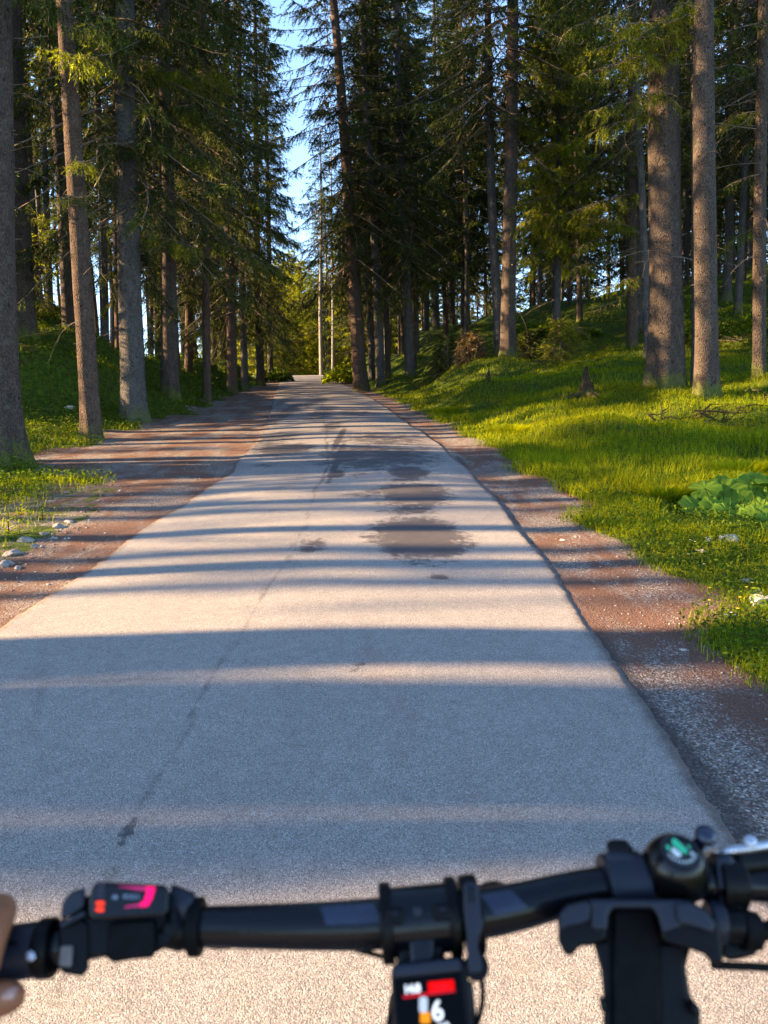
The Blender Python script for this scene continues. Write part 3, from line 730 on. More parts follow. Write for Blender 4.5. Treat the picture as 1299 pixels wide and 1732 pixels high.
# ------------------------------------------------------------------ grass, herbs, gravel
def blades(n, region, seed, hgt, wid, name, mat, dr=(3, 60), ar=(-40, 40), tone0=.45, bend=.5):
    rng = np.random.default_rng(seed)
    d = np.exp(rng.uniform(math.log(dr[0]), math.log(dr[1]), n * 2)); a = np.radians(rng.uniform(ar[0], ar[1], n * 2))
    x = d * np.sin(a); y = d * np.cos(a)
    keep = region(x, y, rng); x, y, d = x[keep][:n], y[keep][:n], d[keep][:n]
    z = zr(y) + hside(x, y)
    # clumping
    cl = .5 + .5 * np.sin(x * 2.3 + np.sin(y * 1.9) * 2) * np.sin(y * 2.7 + x)
    cl2 = .5 + .5 * np.sin(x * 6.1 + 2 * np.sin(y * 5)) * np.sin(y * 5.3 - x * 2)
    h = hgt(x, y) * (.45 + .5 * cl + .35 * cl2) * (.6 + .7 * rng.random(len(x)))
    w = wid * (.6 + .4 * d / 6) * (.7 + .6 * rng.random(len(x)))
    az = rng.random(len(x)) * 6.28; be = h * bend * (.3 + rng.random(len(x)))
    dx, dy = np.cos(az), np.sin(az); sx, sy = -dy, dx
    P = np.stack([x, y, z - .01], -1); Sd = np.stack([sx, sy, 0 * sx], -1) * w[:, None] / 2; Dd = np.stack([dx, dy, 0 * dx], -1)
    up = np.array([0, 0, 1.])
    v0 = P - Sd; v1 = P + Sd
    mid = P + Dd * (be * .35)[:, None] + up * (h * .6)[:, None]
    v2 = mid - Sd * .8; v3 = mid + Sd * .8; v4 = P + Dd * be[:, None] + up * (h * .95)[:, None]
    V = np.stack([v0, v1, v2, v3, v4], 1).reshape(-1, 3)
    b = (np.arange(len(x)) * 5)[:, None]
    T = (b[:, :, None] + np.array([[0, 1, 3], [0, 3, 2], [2, 3, 4]])[None]).reshape(-1, 3)
    tn = np.clip(tone0 + .25 * (cl - .5) + .2 * rng.standard_normal(len(x)), 0, 1)
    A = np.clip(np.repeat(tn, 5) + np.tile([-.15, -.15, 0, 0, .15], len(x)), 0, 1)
    return tag(link_mesh(name, np_mesh(name, V, T, [mat], None, {'tone': A})), kind='stuff')

def leaves(n, region, seed, size, name, mat, dr=(3, 60), ar=(-40, 40), tone0=.4, hh=.10):
    rng = np.random.default_rng(seed)
    d = np.exp(rng.uniform(math.log(dr[0]), math.log(dr[1]), n * 2)); a = np.radians(rng.uniform(ar[0], ar[1], n * 2))
    x = d * np.sin(a); y = d * np.cos(a)
    keep = region(x, y, rng); x, y, d = x[keep][:n], y[keep][:n], d[keep][:n]
    m_ = len(x)
    z = zr(y) + hside(x, y) + hh * rng.random(m_) ** .7
    s_ = size * (.6 + .4 * d / 7) * (.6 + .8 * rng.random(m_))
    nrm = unit(rng.standard_normal((m_, 3)) * .55 + np.array([0, -.2, 1.]))
    t1 = unit(np.cross(nrm, rng.standard_normal((m_, 3)))); t2 = np.cross(nrm, t1)
    P = np.stack([x, y, z], -1)
    V = np.stack([P - t1 * s_[:, None], P + t2 * s_[:, None] * .45, P + t1 * s_[:, None], P - t2 * s_[:, None] * .45], 1).reshape(-1, 3)
    b = (np.arange(m_) * 4)[:, None]
    T = (b[:, :, None] + np.array([[0, 1, 2], [0, 2, 3]])[None]).reshape(-1, 3)
    tn = np.repeat(np.clip(tone0 + .2 * rng.standard_normal(m_), 0, 1), 4)
    return tag(link_mesh(name, np_mesh(name, V, T, [mat], None, {'tone': tn})), kind='stuff')

def gR(x, y, rng):
    wob = .16 * np.sin(y * 1.7) + .12 * np.sin(y * 4.3 + 1) + .1 * np.sin(x * 5 + y * 2.3)
    e = x - edgeR(y) - wR(y) - wob * .7
    return (e > rng.random(len(x)) * .25 - .06) & (x < 40)
def gRthin(x, y, rng):
    near = (y < 6.0) & (x < edgeR(y) + wR(y) + 1.3)
    return gR(x, y, rng) & ~(near & (rng.random(len(x)) < .55))
def gL(x, y, rng):
    wob = .16 * np.sin(y * 1.7) + .12 * np.sin(y * 4.3 + 1) + .1 * np.sin(x * 5 + y * 2.3)
    e = edgeL(y) - x - wL(y) - wob * 1.6
    return (e > rng.random(len(x)) * .5) & (x > -30) & (y > 8)
def gLn(x, y, rng):
    e = edgeL(y) - x - wL(y) + .05
    cl = np.sin(x * 3.1 + 1.2 * np.sin(y * 2.2)) * np.sin(y * 3.3 + x)
    return (e > rng.random(len(x)) * .4) & (y < 11) & (cl + .7 * rng.random(len(x)) > .1) & (x > -12)

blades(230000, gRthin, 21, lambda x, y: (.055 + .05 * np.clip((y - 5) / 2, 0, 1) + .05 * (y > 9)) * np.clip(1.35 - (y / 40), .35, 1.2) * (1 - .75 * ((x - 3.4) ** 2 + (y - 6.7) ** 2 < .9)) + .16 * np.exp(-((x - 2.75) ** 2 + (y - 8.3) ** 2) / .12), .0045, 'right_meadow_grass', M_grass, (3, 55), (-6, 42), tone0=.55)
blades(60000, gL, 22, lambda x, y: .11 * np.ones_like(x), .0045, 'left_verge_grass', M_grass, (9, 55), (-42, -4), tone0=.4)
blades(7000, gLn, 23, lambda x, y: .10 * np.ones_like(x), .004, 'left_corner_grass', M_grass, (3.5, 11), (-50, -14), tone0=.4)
leaves(110000, gR, 24, .016, 'right_ground_herbs', M_herb, (3.2, 50), (-6, 42))
leaves(60000, gL, 25, .02, 'left_ground_herbs', M_herb, (9, 50), (-42, -4), hh=.16)
leaves(5000, gLn, 26, .014, 'left_corner_herbs', M_herb, (3.5, 11), (-50, -14), hh=.05)

def pebbles(name, n, seed, region, smin, smax, cols):
    rng = np.random.default_rng(seed)
    d = np.exp(rng.uniform(math.log(1.8), math.log(25), n * 3)); a = np.radians(rng.uniform(-42, 42, n * 3))
    x = d * np.sin(a); y = d * np.cos(a); k = region(x, y, rng); x, y = x[k][:n], y[k][:n]; m_ = len(x)
    z = zr(y) + hside(x, y)
    s_ = smin + (smax - smin) * rng.random(m_) ** 3
    O = np.array([[1, 0, 0], [-1, 0, 0], [0, 1, 0], [0, -1, 0], [0, 0, 1], [0, 0, -1.]])
    V = O[None] * s_[:, None, None] * (1 + .35 * rng.standard_normal((m_, 6, 1)) ) ; V[..., 2] *= .6
    an = rng.random(m_) * 6.28; c_, q_ = np.cos(an)[:, None], np.sin(an)[:, None]
    V = np.stack([V[..., 0] * c_ - V[..., 1] * q_, V[..., 0] * q_ + V[..., 1] * c_, V[..., 2]], -1)
    V += np.stack([x, y, z + s_ * .2], -1)[:, None]
    Tt = np.array([[0, 2, 4], [2, 1, 4], [1, 3, 4], [3, 0, 4], [2, 0, 5], [1, 2, 5], [3, 1, 5], [0, 3, 5]])
    T = ((np.arange(m_) * 6)[:, None, None] + Tt[None]).reshape(-1, 3)
    m = NT(name, .9, .2); m.color(m.ramp(m.attr('tone'), cols))
    return tag(link_mesh(name, np_mesh(name, V.reshape(-1, 3), T, [m.mat], None, {'tone': np.repeat(rng.random(m_), 6)})), kind='stuff')
def pR(x, y, rng):
    e = x - edgeR(y)
    return (e > .1) & (e < wR(y) + .15) & (rng.random(len(x)) < np.clip(.15 + e / 1.1, 0, 1)) & (y < 20)
def pL(x, y, rng):
    e = edgeL(y) - x
    band = np.exp(-((e - wL(y) + .05) / .22) ** 2) * (y < 10.5) + .14
    return (e > .05) & (e < wL(y)) & (rng.random(len(x)) < band)
GC = [(0, (.10, .085, .08)), (.35, (.18, .10, .07)), (.7, (.27, .235, .215)), (1, (.46, .43, .40))]
pebbles('gravel_right', 22000, 41, pR, .002, .010, GC)
pebbles('gravel_left', 16000, 42, pL, .003, .020, GC)

# ------------------------------------------------------------------ countable small things
def M_rock(name, lo, hi):
    m = NT(name, .85, .25); c = m.coord(); n = m.noise(9, 6, .7, c)
    m.color(m.ramp(n, [(.3, lo), (.6, hi)])); m.bump(m.noise(30, 5, .7, c), .6, .02); return m.mat
ROCK_W = M_rock('pale_limestone', (.30, .27, .25), (.62, .57, .53)); ROCK_G = M_rock('grey_limestone', (.2, .2, .21), (.42, .42, .44)); ROCK_D = M_rock('dusty_grey_stone', (.13, .12, .12), (.30, .28, .27))
def rock(u, v, size, flat, mat, label, seed, group=None, cat='rock', name='rock'):
    d = ray(u, v); t = 3.
    o = np.array([0, 0, CAMH])
    while t < 60 and (o + d * t)[2] > ground(*(o + d * t)[:2]): t += .04
    p = o + d * t
    bm = bmesh.new(); bmesh.ops.create_icosphere(bm, subdivisions=3, radius=1)
    rg = random.Random(seed); pl = [Vector((rg.gauss(0, 1), rg.gauss(0, 1), rg.gauss(0, 1))).normalized() for _ in range(12)]
    for vtx in bm.verts:
        for n_ in pl:
            k = vtx.co.dot(n_) - rg.uniform(.62, .64)
            if k > 0: vtx.co -= n_ * k
        vtx.co *= 1 + .03 * math.sin(vtx.co.x * 9 + seed) * math.sin(vtx.co.y * 11)
        vtx.co = Vector((vtx.co.x * size * 1.25, vtx.co.y * size, vtx.co.z * size * flat))
    me = bpy.data.meshes.new(name); bm.to_mesh(me); bm.free(); me.materials.append(mat)
    ob = link_mesh(name, me); ob.location = (p[0], p[1], p[2] + size * flat * .25); ob.rotation_euler = (0, 0, rg.random() * 6)
    return tag(ob, label, cat, group)
rock(1230, 916, .075, .8, ROCK_W, 'pale pinkish rock under the big-leaved plant', 1)
rock(1198, 914, .04, .6, ROCK_W, 'small flat pale rock left of the pinkish rock', 2)
rock(1187, 934, .045, .5, ROCK_W, 'low whitish stone in the grass just below the small flat pale rock', 3)
rock(1266, 985, .05, .5, ROCK_G, 'grey stone in the grass near the right photo edge, below the big-leaved plant', 4)
rock(1290, 1022, .085, .7, ROCK_G, 'largest bluish grey rock cut by the right photo edge', 5)
rock(1280, 1003, .04, .5, ROCK_G, 'small stone touching the largest bluish grey rock', 6)
rock(952, 914, .028, .35, ROCK_W, 'flat white chip lying on the right dirt strip, farthest of three', 7)
rock(1156, 1100, .024, .35, ROCK_W, 'flat white chip on the right dirt strip, middle one of three', 8)
rock(1131, 1146, .018, .35, ROCK_W, 'small flat white chip nearest the rider on the right dirt strip', 9)
rock(117, 691, .13, .6, ROCK_W, 'white stone in the shaded grass behind the slim sunlit left trunk', 10)
rock(1215, 1110, .014, .6, ROCK_W, 'tiny pale stone at the grass edge on the right', 11)
for i, (u, v, s_) in enumerate([(42, 915, .07), (22, 938, .075), (75, 905, .05), (98, 892, .06), (8, 958, .07), (60, 925, .04), (118, 884, .05), (30, 962, .035), (90, 912, .035)]):
    rock(u, v, s_, .55, ROCK_D, 'grey stone in the row edging the left dirt strip', 20 + i, 'stones edging the left dirt strip')
rock(1000, 748, .05, .5, ROCK_W, 'pale stone half sunk in the sunny right grass', 31)

def hit(u, v):
    d = ray(u, v); t = 2.; o = np.array([0, 0, CAMH])
    while t < 90 and (o + d * t)[2] > ground(*(o + d * t)[:2]): t += .05
    return o + d * t

# stumps and snags
M_rot = M_bark('rotten_wood', (.03, .02, .014), (.13, .085, .055), .3)
def stump(u, v, h, r, label, seed, roots=5):
    p = hit(u, v); e = empty('stump', (p[0], p[1], p[2] - .05)); rg = random.Random(seed)
    b = MB(); O = Vector(e.location); n = 14
    prof = [(0, 1.5), (.08, 1.1), (.25, .8), (.5, .62), (.75, .42), (1, .16)]
    V = []; 
    for z, k in prof:
        for q in range(n):
            a = q * 2 * math.pi / n; rr = r * k * (1 + .25 * math.sin(a * 3 + seed) + .12 * math.sin(a * 7))
            V.append(O + Vector((rr * math.cos(a) + z * .12 * r, rr * math.sin(a), z * h * (1 - (0.28 * (math.sin(a + seed) > .1) if z > .6 else 0)))))
    Fc = [(i * n + q, i * n + (q + 1) % n, (i + 1) * n + (q + 1) % n, (i + 1) * n + q) for i in range(5) for q in range(n)] + [tuple(5 * n + q for q in range(n))]
    b.add(V, Fc); b.build('stump_wood', M_rot, e, smooth=False)
    for k in range(roots):
        a = k * 6.28 / roots + rg.random(); b = MB(); pts = []
        for q in range(5): pts.append(O + Vector((math.cos(a) * r * (.4 + q * .9), math.sin(a) * r * (.4 + q * .9), .09 * h + .12 * h * (1 - q / 2.5))))
        b.tube(pts, [r * .35, r * .3, r * .22, r * .15, r * .06], 7); b.build('root', M_rot, e)
    return tag(e, label, 'stump')
stump(990, 674, .72, .19, 'dark splintered stump with spread roots standing in the shaded right grass', 3, 6)
stump(826, 645, .42, .09, 'small curved dark snag left of the stump, before the pair of grey spruces', 5, 3)

def brush_pile(cx_px, cy_px, w, n, label, seed, name='branch_pile'):
    p = hit(cx_px, cy_px); e = empty(name, tuple(p)); rg = random.Random(seed)
    for k in range(n):
        b = MB(); a = rg.gauss(.25, .5); x = p[0] + rg.uniform(-w, w); y = p[1] + rg.uniform(-.35, .35); L = rg.uniform(.4, 1.2); pts = []
        z0 = rg.uniform(.03, .18)
        for q in range(5):
            xx = x + math.cos(a) * L * q / 4; yy = y + math.sin(a) * L * q / 4; pts.append((xx, yy, ground(xx, yy) + z0 * (1 + .6 * math.sin(q + k)) )); a += rg.gauss(0, .15)
        b.tube(pts, [.018, .016, .013, .01, .005], 6); b.build('branch', M_rot, e)
    return tag(e, label, 'branches')
brush_pile(1185, 722, 1.0, 16, 'tangle of dead brown branches lying on the shaded right slope', 2)
brush_pile(1290, 680, .5, 8, 'few fallen twigs lying by the spruce at the right photo edge', 4)
brush_pile(880, 628, .8, 8, 'dark fallen branches at the foot of the pair of grey spruces', 6)

# rotten hole at the foot of the right hand edge spruce is a part of that spruce
M_hole = M_rock('rotten_orange_wood', (.05, .02, .01), (.30, .13, .06))

def tuft(u, v, R_, h, n, label, seed):
    p = hit(u, v); e = empty('grass_tuft', (p[0], p[1], p[2] - .02)); rng = np.random.default_rng(seed)
    az = rng.random(n) * 6.28; r = R_ * .8 * np.sqrt(rng.random(n)); hh = h * (.55 + .5 * rng.random(n)); out = R_ * (.05 + .75 * rng.random(n) ** 1.5)
    D = np.stack([np.cos(az), np.sin(az), 0 * az], -1); Sd = np.stack([-np.sin(az), np.cos(az), 0 * az], -1) * (.0025 + .0025 * rng.random(n))[:, None]
    P = D * r[:, None]; Vs = []
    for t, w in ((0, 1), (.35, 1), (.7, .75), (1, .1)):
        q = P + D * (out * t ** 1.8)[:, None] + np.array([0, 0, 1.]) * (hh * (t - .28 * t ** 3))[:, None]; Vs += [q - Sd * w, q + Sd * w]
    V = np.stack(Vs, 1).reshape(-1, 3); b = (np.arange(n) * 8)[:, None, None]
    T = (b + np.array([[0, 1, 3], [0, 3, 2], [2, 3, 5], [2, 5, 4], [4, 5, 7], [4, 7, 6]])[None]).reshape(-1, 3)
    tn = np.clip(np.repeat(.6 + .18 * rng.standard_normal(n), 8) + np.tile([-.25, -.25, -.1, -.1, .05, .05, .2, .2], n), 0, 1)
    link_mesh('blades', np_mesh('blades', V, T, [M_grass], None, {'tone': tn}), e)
    return tag(e, label, 'grass tuft')
tuft(1125, 846, .36, .26, 1500, 'tallest rounded grass tuft, left of the big-leaved plant', 1)
tuft(1255, 806, .36, .30, 1300, 'tall grass tuft directly behind the big-leaved plant', 4)
tuft(865, 735, .45, .30, 1200, 'sunlit tall grass tuft in the middle of the right meadow', 6)
tuft(760, 700, .4, .28, 900, 'sunlit grass tuft beside the single tall weed', 7)
# a dead leaf lying on the asphalt just above the remote
_p = at(174, 1489, 1.93); _b = MB(); _z = float(zr(_p[1])) + .045
_b.add([(_p[0] - .02, _p[1], _z), (_p[0], _p[1] - .012, _z + .008), (_p[0] + .025, _p[1], _z + .002), (_p[0] + .002, _p[1] + .016, _z + .014)], [(0, 1, 2, 3)])
tag(_b.build('dead_leaf', M_dryneedle, None, loc=(_p[0], _p[1], _z)), 'small brown dead leaf on the asphalt above the left remote', 'leaf')
# butterbur plant
def butterbur():
    spec = [(1225, 832, 40, .25, 0.5), (1283, 822, 36, .1, -.2), (1192, 824, 26, .9, .4), (1238, 862, 20, .3, 1.2), (1178, 880, 29, .3, 2.8), (1250, 866, 30, .5, -.5), (1284, 872, 34, .35, 2.6), (1277, 916, 27, .2, 1.4),
            (1300, 850, 30, .3, -1), (1308, 905, 26, .3, 2), (1212, 852, 16, .5, 2.2), (1262, 838, 20, .3, .9), (1295, 940, 18, .4, .3), (1258, 895, 15, .6, 3), (1330, 880, 34, .3, 1), (1335, 845, 30, .3, 1), (1165, 858, 15, .5, 1), (1208, 872, 24, .3, 2.2), (1228, 886, 22, .4, .4), (1252, 850, 26, .2, 1.8), (1300, 890, 24, .3, 2.9), (1322, 915, 28, .3, 1), (1205, 838, 22, .8, 2.9), (1268, 806, 24, .9, .8), (1240, 815, 28, .7, 1.9), (1310, 815, 30, .6, .2), (1285, 895, 18, .5, 2.4), (1345, 810, 30, .5, 1)]
    p0 = hit(1265, 915); e = empty('butterbur_plant', (p0[0], p0[1] + .15, ground(p0[0], p0[1] + .15)))
    O = Vector(e.location); rg = random.Random(3)
    for i, (u, v, rpx, tilt, az) in enumerate(spec):
        dd = 7.15 + rg.uniform(-.1, .25) - (v - 860) * .011
        c = Vector(at(u, v, dd)); R_ = rpx * dd / F * 1.08
        g_ = ground(c.x, c.y)
        if c.z < g_ + .10: c.z = g_ + .10
        nrm = Vector((rg.uniform(-.55, .35), -.55 - .5 * rg.random() + tilt * .5, .75 + tilt * .2)).normalized()
        t1 = nrm.cross(Vector((0, 0, 1))).normalized(); t2 = t1.cross(nrm) * -1
        n = 80; rings = 6; V = [c - nrm * R_ * .10]; A = [0.2]
        for r_ in range(1, rings + 1):
            for q in range(n):
                a = 2 * math.pi * q / n; da = abs((a - az + math.pi) % (2 * math.pi) - math.pi)
                rr = R_ * (1 - .85 * math.exp(-(da / .22) ** 2)) * (1 + .06 * math.sin(a * 9) + .03 * math.sin(a * 17 + i)) * r_ / rings
                cup = R_ * (.10 * (r_ / rings) ** 2 * math.cos(a * 9) * .5 - .10 + .22 * (r_ / rings) ** 2 - (.16 + .05 * (i % 4)) * (r_ / rings) ** 3 + .03 * math.cos(a * 18) * (r_ / rings) + .05 * math.sin(a * 2 + i) * r_ / rings)
                V.append(c + t1 * rr * math.cos(a) + t2 * rr * math.sin(a) * .85 + nrm * cup); A.append(.25 + .55 * math.exp(-(math.sin(a * 4.5) ** 2) / .03) * (1 - .4 * r_ / rings) + rg.uniform(-.04, .04) + .35 * (i % 4) / 3)
        Fc = [(0, 1 + q, 1 + (q + 1) % n) for q in range(n)]
        for r_ in range(rings - 1):
            for q in range(n): Fc.append((1 + r_ * n + q, 1 + (r_ + 1) * n + q, 1 + (r_ + 1) * n + (q + 1) % n, 1 + r_ * n + (q + 1) % n))
        b = MB(); b.add(V, Fc); lf = b.build('leaf', M_bur, e)
        at_ = lf.data.attributes.new('tone', 'FLOAT', 'POINT'); at_.data.foreach_set('value', np.array(A, np.float32))
        b = MB(); root = O + Vector((rg.uniform(-.15, .25), rg.uniform(-.1, .1), -.02)); mid = (root + c) / 2 + Vector((0, .02, -.04))
        b.tube([root, mid, c - nrm * R_ * .10], [.007, .006, .004], 6); st = b.build('stalk', M_bur, e)
    return tag(e, 'large round-leaved green plant on the sunny right verge', 'plant')
butterbur()

# small flowers in the right verge
M_yel = simple('yellow_petals', (.75, .52, .02), .5, .2, var=.1); M_wht = simple('white_petals', (.75, .75, .72), .5, .2, var=.05)
def flower(u, v, mat, label, group, r=.011):
    p = hit(u, v); g_ = p[2]; e = empty('flower', tuple(p)); O = Vector(p)
    b = MB(); b.tube([O, O + Vector((.006, 0, .045)), O + Vector((.01, -.004, .085))], .0018, 5); b.build('stem', M_herb, e)
    b = MB(); c = O + Vector((.01, -.004, .087))
    for q in range(5):
        a = q * 2 * math.pi / 5; x = Vector((math.cos(a), math.sin(a), .25)); y = Vector((-math.sin(a), math.cos(a), 0))
        b.add([c, c + x * r * .6 - y * r * .45, c + x * r * 1.15, c + x * r * .6 + y * r * .45], [(0, 1, 2, 3)])
    b.build('petals', mat, e, smooth=False)
    tag(e, label, 'flower', group)
for u, v in [(1196, 1019), (1195, 1041), (1247, 1036), (1243, 1056), (1258, 1018), (1200, 960), (1236, 935), (1268, 1010)]:
    flower(u, v, M_yel, 'tiny yellow flower in the right verge grass', 'yellow flowers in the right verge')
for u, v in [(1164, 933), (1161, 958), (1172, 936), (1187, 976), (1232, 1063), (1240, 1068), (1295, 1078), (1224, 1067)]:
    flower(u, v, M_wht, 'tiny white flower in the right verge grass', 'white flowers in the right verge', .009)

# tall single weeds and small saplings, shrubs
def weed(u, v, h, label, seed, n=26, mat=None, spread=.5, cat='plant', name='weed', tone=.6):
    p = hit(u, v); e = empty(name, (p[0], p[1], p[2] - .02)); rng = np.random.default_rng(seed)
    O = Vector(e.location); b = MB(); tip = O + Vector((.03 * h, 0, h)); b.tube([O, O + Vector((0, 0, h * .5)), tip], [.006, .005, .002], 5); b.build('stem', M_herb, e)
    z = np.linspace(.12, 1, n) * h; az = np.arange(n) * 2.4
    D = np.stack([np.cos(az), np.sin(az), np.full(n, .35)], -1); B = np.stack([z * .03, 0 * z, z], -1); L = h * spread * (1.1 - z / h * .8)
    s = unit(np.cross(D, np.array([0, 0, 1.]))) * (L * .16)[:, None]
    V = np.stack([B, B + D * L[:, None] * .5 + s, B + D * L[:, None], B + D * L[:, None] * .5 - s], 1).reshape(-1, 3)
    T = ((np.arange(n) * 4)[:, None, None] + np.array([[0, 1, 2], [0, 2, 3]])[None]).reshape(-1, 3)
    link_mesh('leaves', np_mesh('leaves', V, T, [mat or M_herb], None, {'tone': np.full(len(V), tone)}), e)
    return tag(e, label, cat)
weed(788, 712, .62, 'single tall pale weed standing up out of the right grass', 1, 40, M_grass, .12, tone=.9)
weed(238, 712, .42, 'leafy weed in front of the stout grey left trunk', 2, 26, M_grass, .35, tone=.8)
weed(115, 738, .42, 'bright leafy weed in the grass left of the slim sunlit trunk', 3, 30, M_grass, .45, tone=.9)
weed(165, 742, .28, 'fern-like plant at the foot of the slim sunlit left trunk', 4, 30, M_grass, .9, tone=.8)
weed(72, 880, .16, 'small upright weed on the gravel edge at the left', 5, 14, M_grass, .5, tone=.8)
weed(15, 905, .22, 'leafy weed at the left photo edge beside the row of stones', 6, 18, M_grass, .5, tone=.85)
weed(36, 872, .15, 'low weed standing behind the row of stones at the left', 7, 14, M_grass, .6, tone=.7)

def shrub(u, v, R_, h, label, seed, mat, n=900, leaf=.07, d=None, tone=.5, cat='shrub'):
    p = hit(u, v) if d is None else at(u, v, d)
    z0 = ground(p[0], p[1]); e = empty('shrub', (p[0], p[1], z0)); rng = np.random.default_rng(seed)
    a = rng.random(n) * 6.28; r = R_ * np.sqrt(rng.random(n)); zz = h * (1 - (r / R_) ** 2) ** .5 * (.25 + .75 * rng.random(n)) * (.75 + .25 * np.sin(a * 3 + seed))
    P = np.stack([r * np.cos(a), r * np.sin(a), zz], -1)
    P[:, 2] += np.array([0.]) 
    nrm = unit(rng.standard_normal((n, 3)) + np.array([0, 0, .7])); t1 = unit(np.cross(nrm, rng.standard_normal((n, 3)))); t2 = np.cross(nrm, t1)
    s_ = (leaf * (.6 + .8 * rng.random(n)))[:, None]
    V = np.stack([P - t1 * s_, P + t2 * s_ * .5, P + t1 * s_, P - t2 * s_ * .5], 1).reshape(-1, 3)
    T = ((np.arange(n) * 4)[:, None, None] + np.array([[0, 1, 2], [0, 2, 3]])[None]).reshape(-1, 3)
    link_mesh('foliage', np_mesh('foliage', V, T, [mat], None, {'tone': np.repeat(np.clip(tone + .2 * rng.standard_normal(n), 0, 1), 4)}), e)
    k = rng.choice(n, 24); Vt, Tt = ribbons(np.zeros((24, 3)), P[k], np.full(24, .008))
    link_mesh('stems', np_mesh('stems', Vt, Tt, [M_wood]), e)
    return tag(e, label, cat)
shrub(583, 630, 1.3, 1.3, 'rounded bright green bush on the right verge near the crest', 1, M_grass, 3000, .07, d=44, tone=.5)
shrub(566, 628, .9, .9, 'smaller bush just before the crest right of the asphalt', 7, M_herb, 1500, .07, d=52, tone=.5)
shrub(466, 628, 1.2, 1.0, 'dark bush on the left verge near the crest', 2, M_herb, 2000, .07, d=50, tone=.2)
shrub(1165, 560, 1.2, 1.1, 'leafy bush on the hillside seen between the two big right trunks', 3, M_herb, 2000, .06, d=27, tone=.5)
shrub(905, 575, 1.2, .7, 'green bush on the bank right of the pair of grey spruces', 4, M_herb, 2600, .07, d=34, tone=.4)
shrub(1255, 560, 1.6, 1.3, 'leafy shaded bush on the hillside right of the tall grey trunk', 5, M_herb, 2600, .06, d=25, tone=.35)
shrub(975, 590, 1.1, .4, 'low green bush on the bank behind the small grey spruce', 6, M_herb, 2000, .06, d=33, tone=.6)

def sapling(u, v, d, h, label, seed, mats, w=.55):
    p = at(u, v, d); base = (p[0], p[1], ground(p[0], p[1]) - .03)
    e = empty('sapling', base)
    cm = crown_mesh('sapling_crown', seed, H=h * .95, R=h * w, nb=46, tw=16, k=12, nl=.09, nw=.03, mats=mats, tone0=.5, droop=.25)
    c = link_mesh('crown', cm, e); c.location = (0, 0, .1)
    b = MB(); b.tube([base, (base[0], base[1], base[2] + h)], [.02, .005], 6); b.build('trunk', M_wood, e)
    return tag(e, label, 'young spruce')
sapling(797, 606, 27, .8, 'brown dried-out spruce sapling left of the pair of grey spruces', 201, [M_dryneedle, M_wood], .5)
sapling(757, 600, 31, 1.7, 'dark small spruce sapling on the bank left of the brown sapling', 202, [M_needle, M_wood])
sapling(893, 606, 28, 1.0, 'green young spruce right of the pair of grey spruces', 203, [M_needle, M_wood])
sapling(948, 570, 25.5, 1.4, 'bright yellow-green young spruce beside the small grey spruce', 205, [M_needle2, M_wood], .5)
sapling(70, 500, 27, 3.2, 'sunlit yellow-green young spruce on the left mound', 206, [M_needle2, M_wood], .4)
sapling(30, 500, 33, 3.4, 'pale sunlit young spruce farther back on the left mound', 207, [M_needle2, M_wood], .4)
for i, (u, v, d, h) in enumerate([(472, 628, 90, 13), (497, 628, 88, 10.5), (514, 628, 92, 15), (531, 628, 97, 11.5), (505, 628, 101, 17), (548, 628, 104, 15), (458, 628, 97, 16), (488, 628, 112, 20), (524, 628, 118, 17), (570, 628, 100, 14), (585, 628, 108, 17), (480, 628, 104, 19), (500, 628, 96, 13), (520, 628, 108, 19), (536, 628, 113, 18), (465, 628, 116, 21), (550, 628, 120, 20), (445, 628, 108, 20)]):
    p = at(u, v, d); e = empty('young_spruce', (p[0], p[1], ground(p[0], p[1]) - .1))
    c = link_mesh('crown', CR_LIT[i % 3], e); c.scale = (.2 + .055 * h, .2 + .055 * h, h / 18)
    t = link_mesh('trunk', TRUNKS[i % 5], e); t.scale = (.3, .3, h / 24)
    tag(e, 'glowing yellow-green young spruce where the road passes over the crest', 'young spruce', 'young spruces at the crest'); placed.append((p[0], p[1]))

relabel()
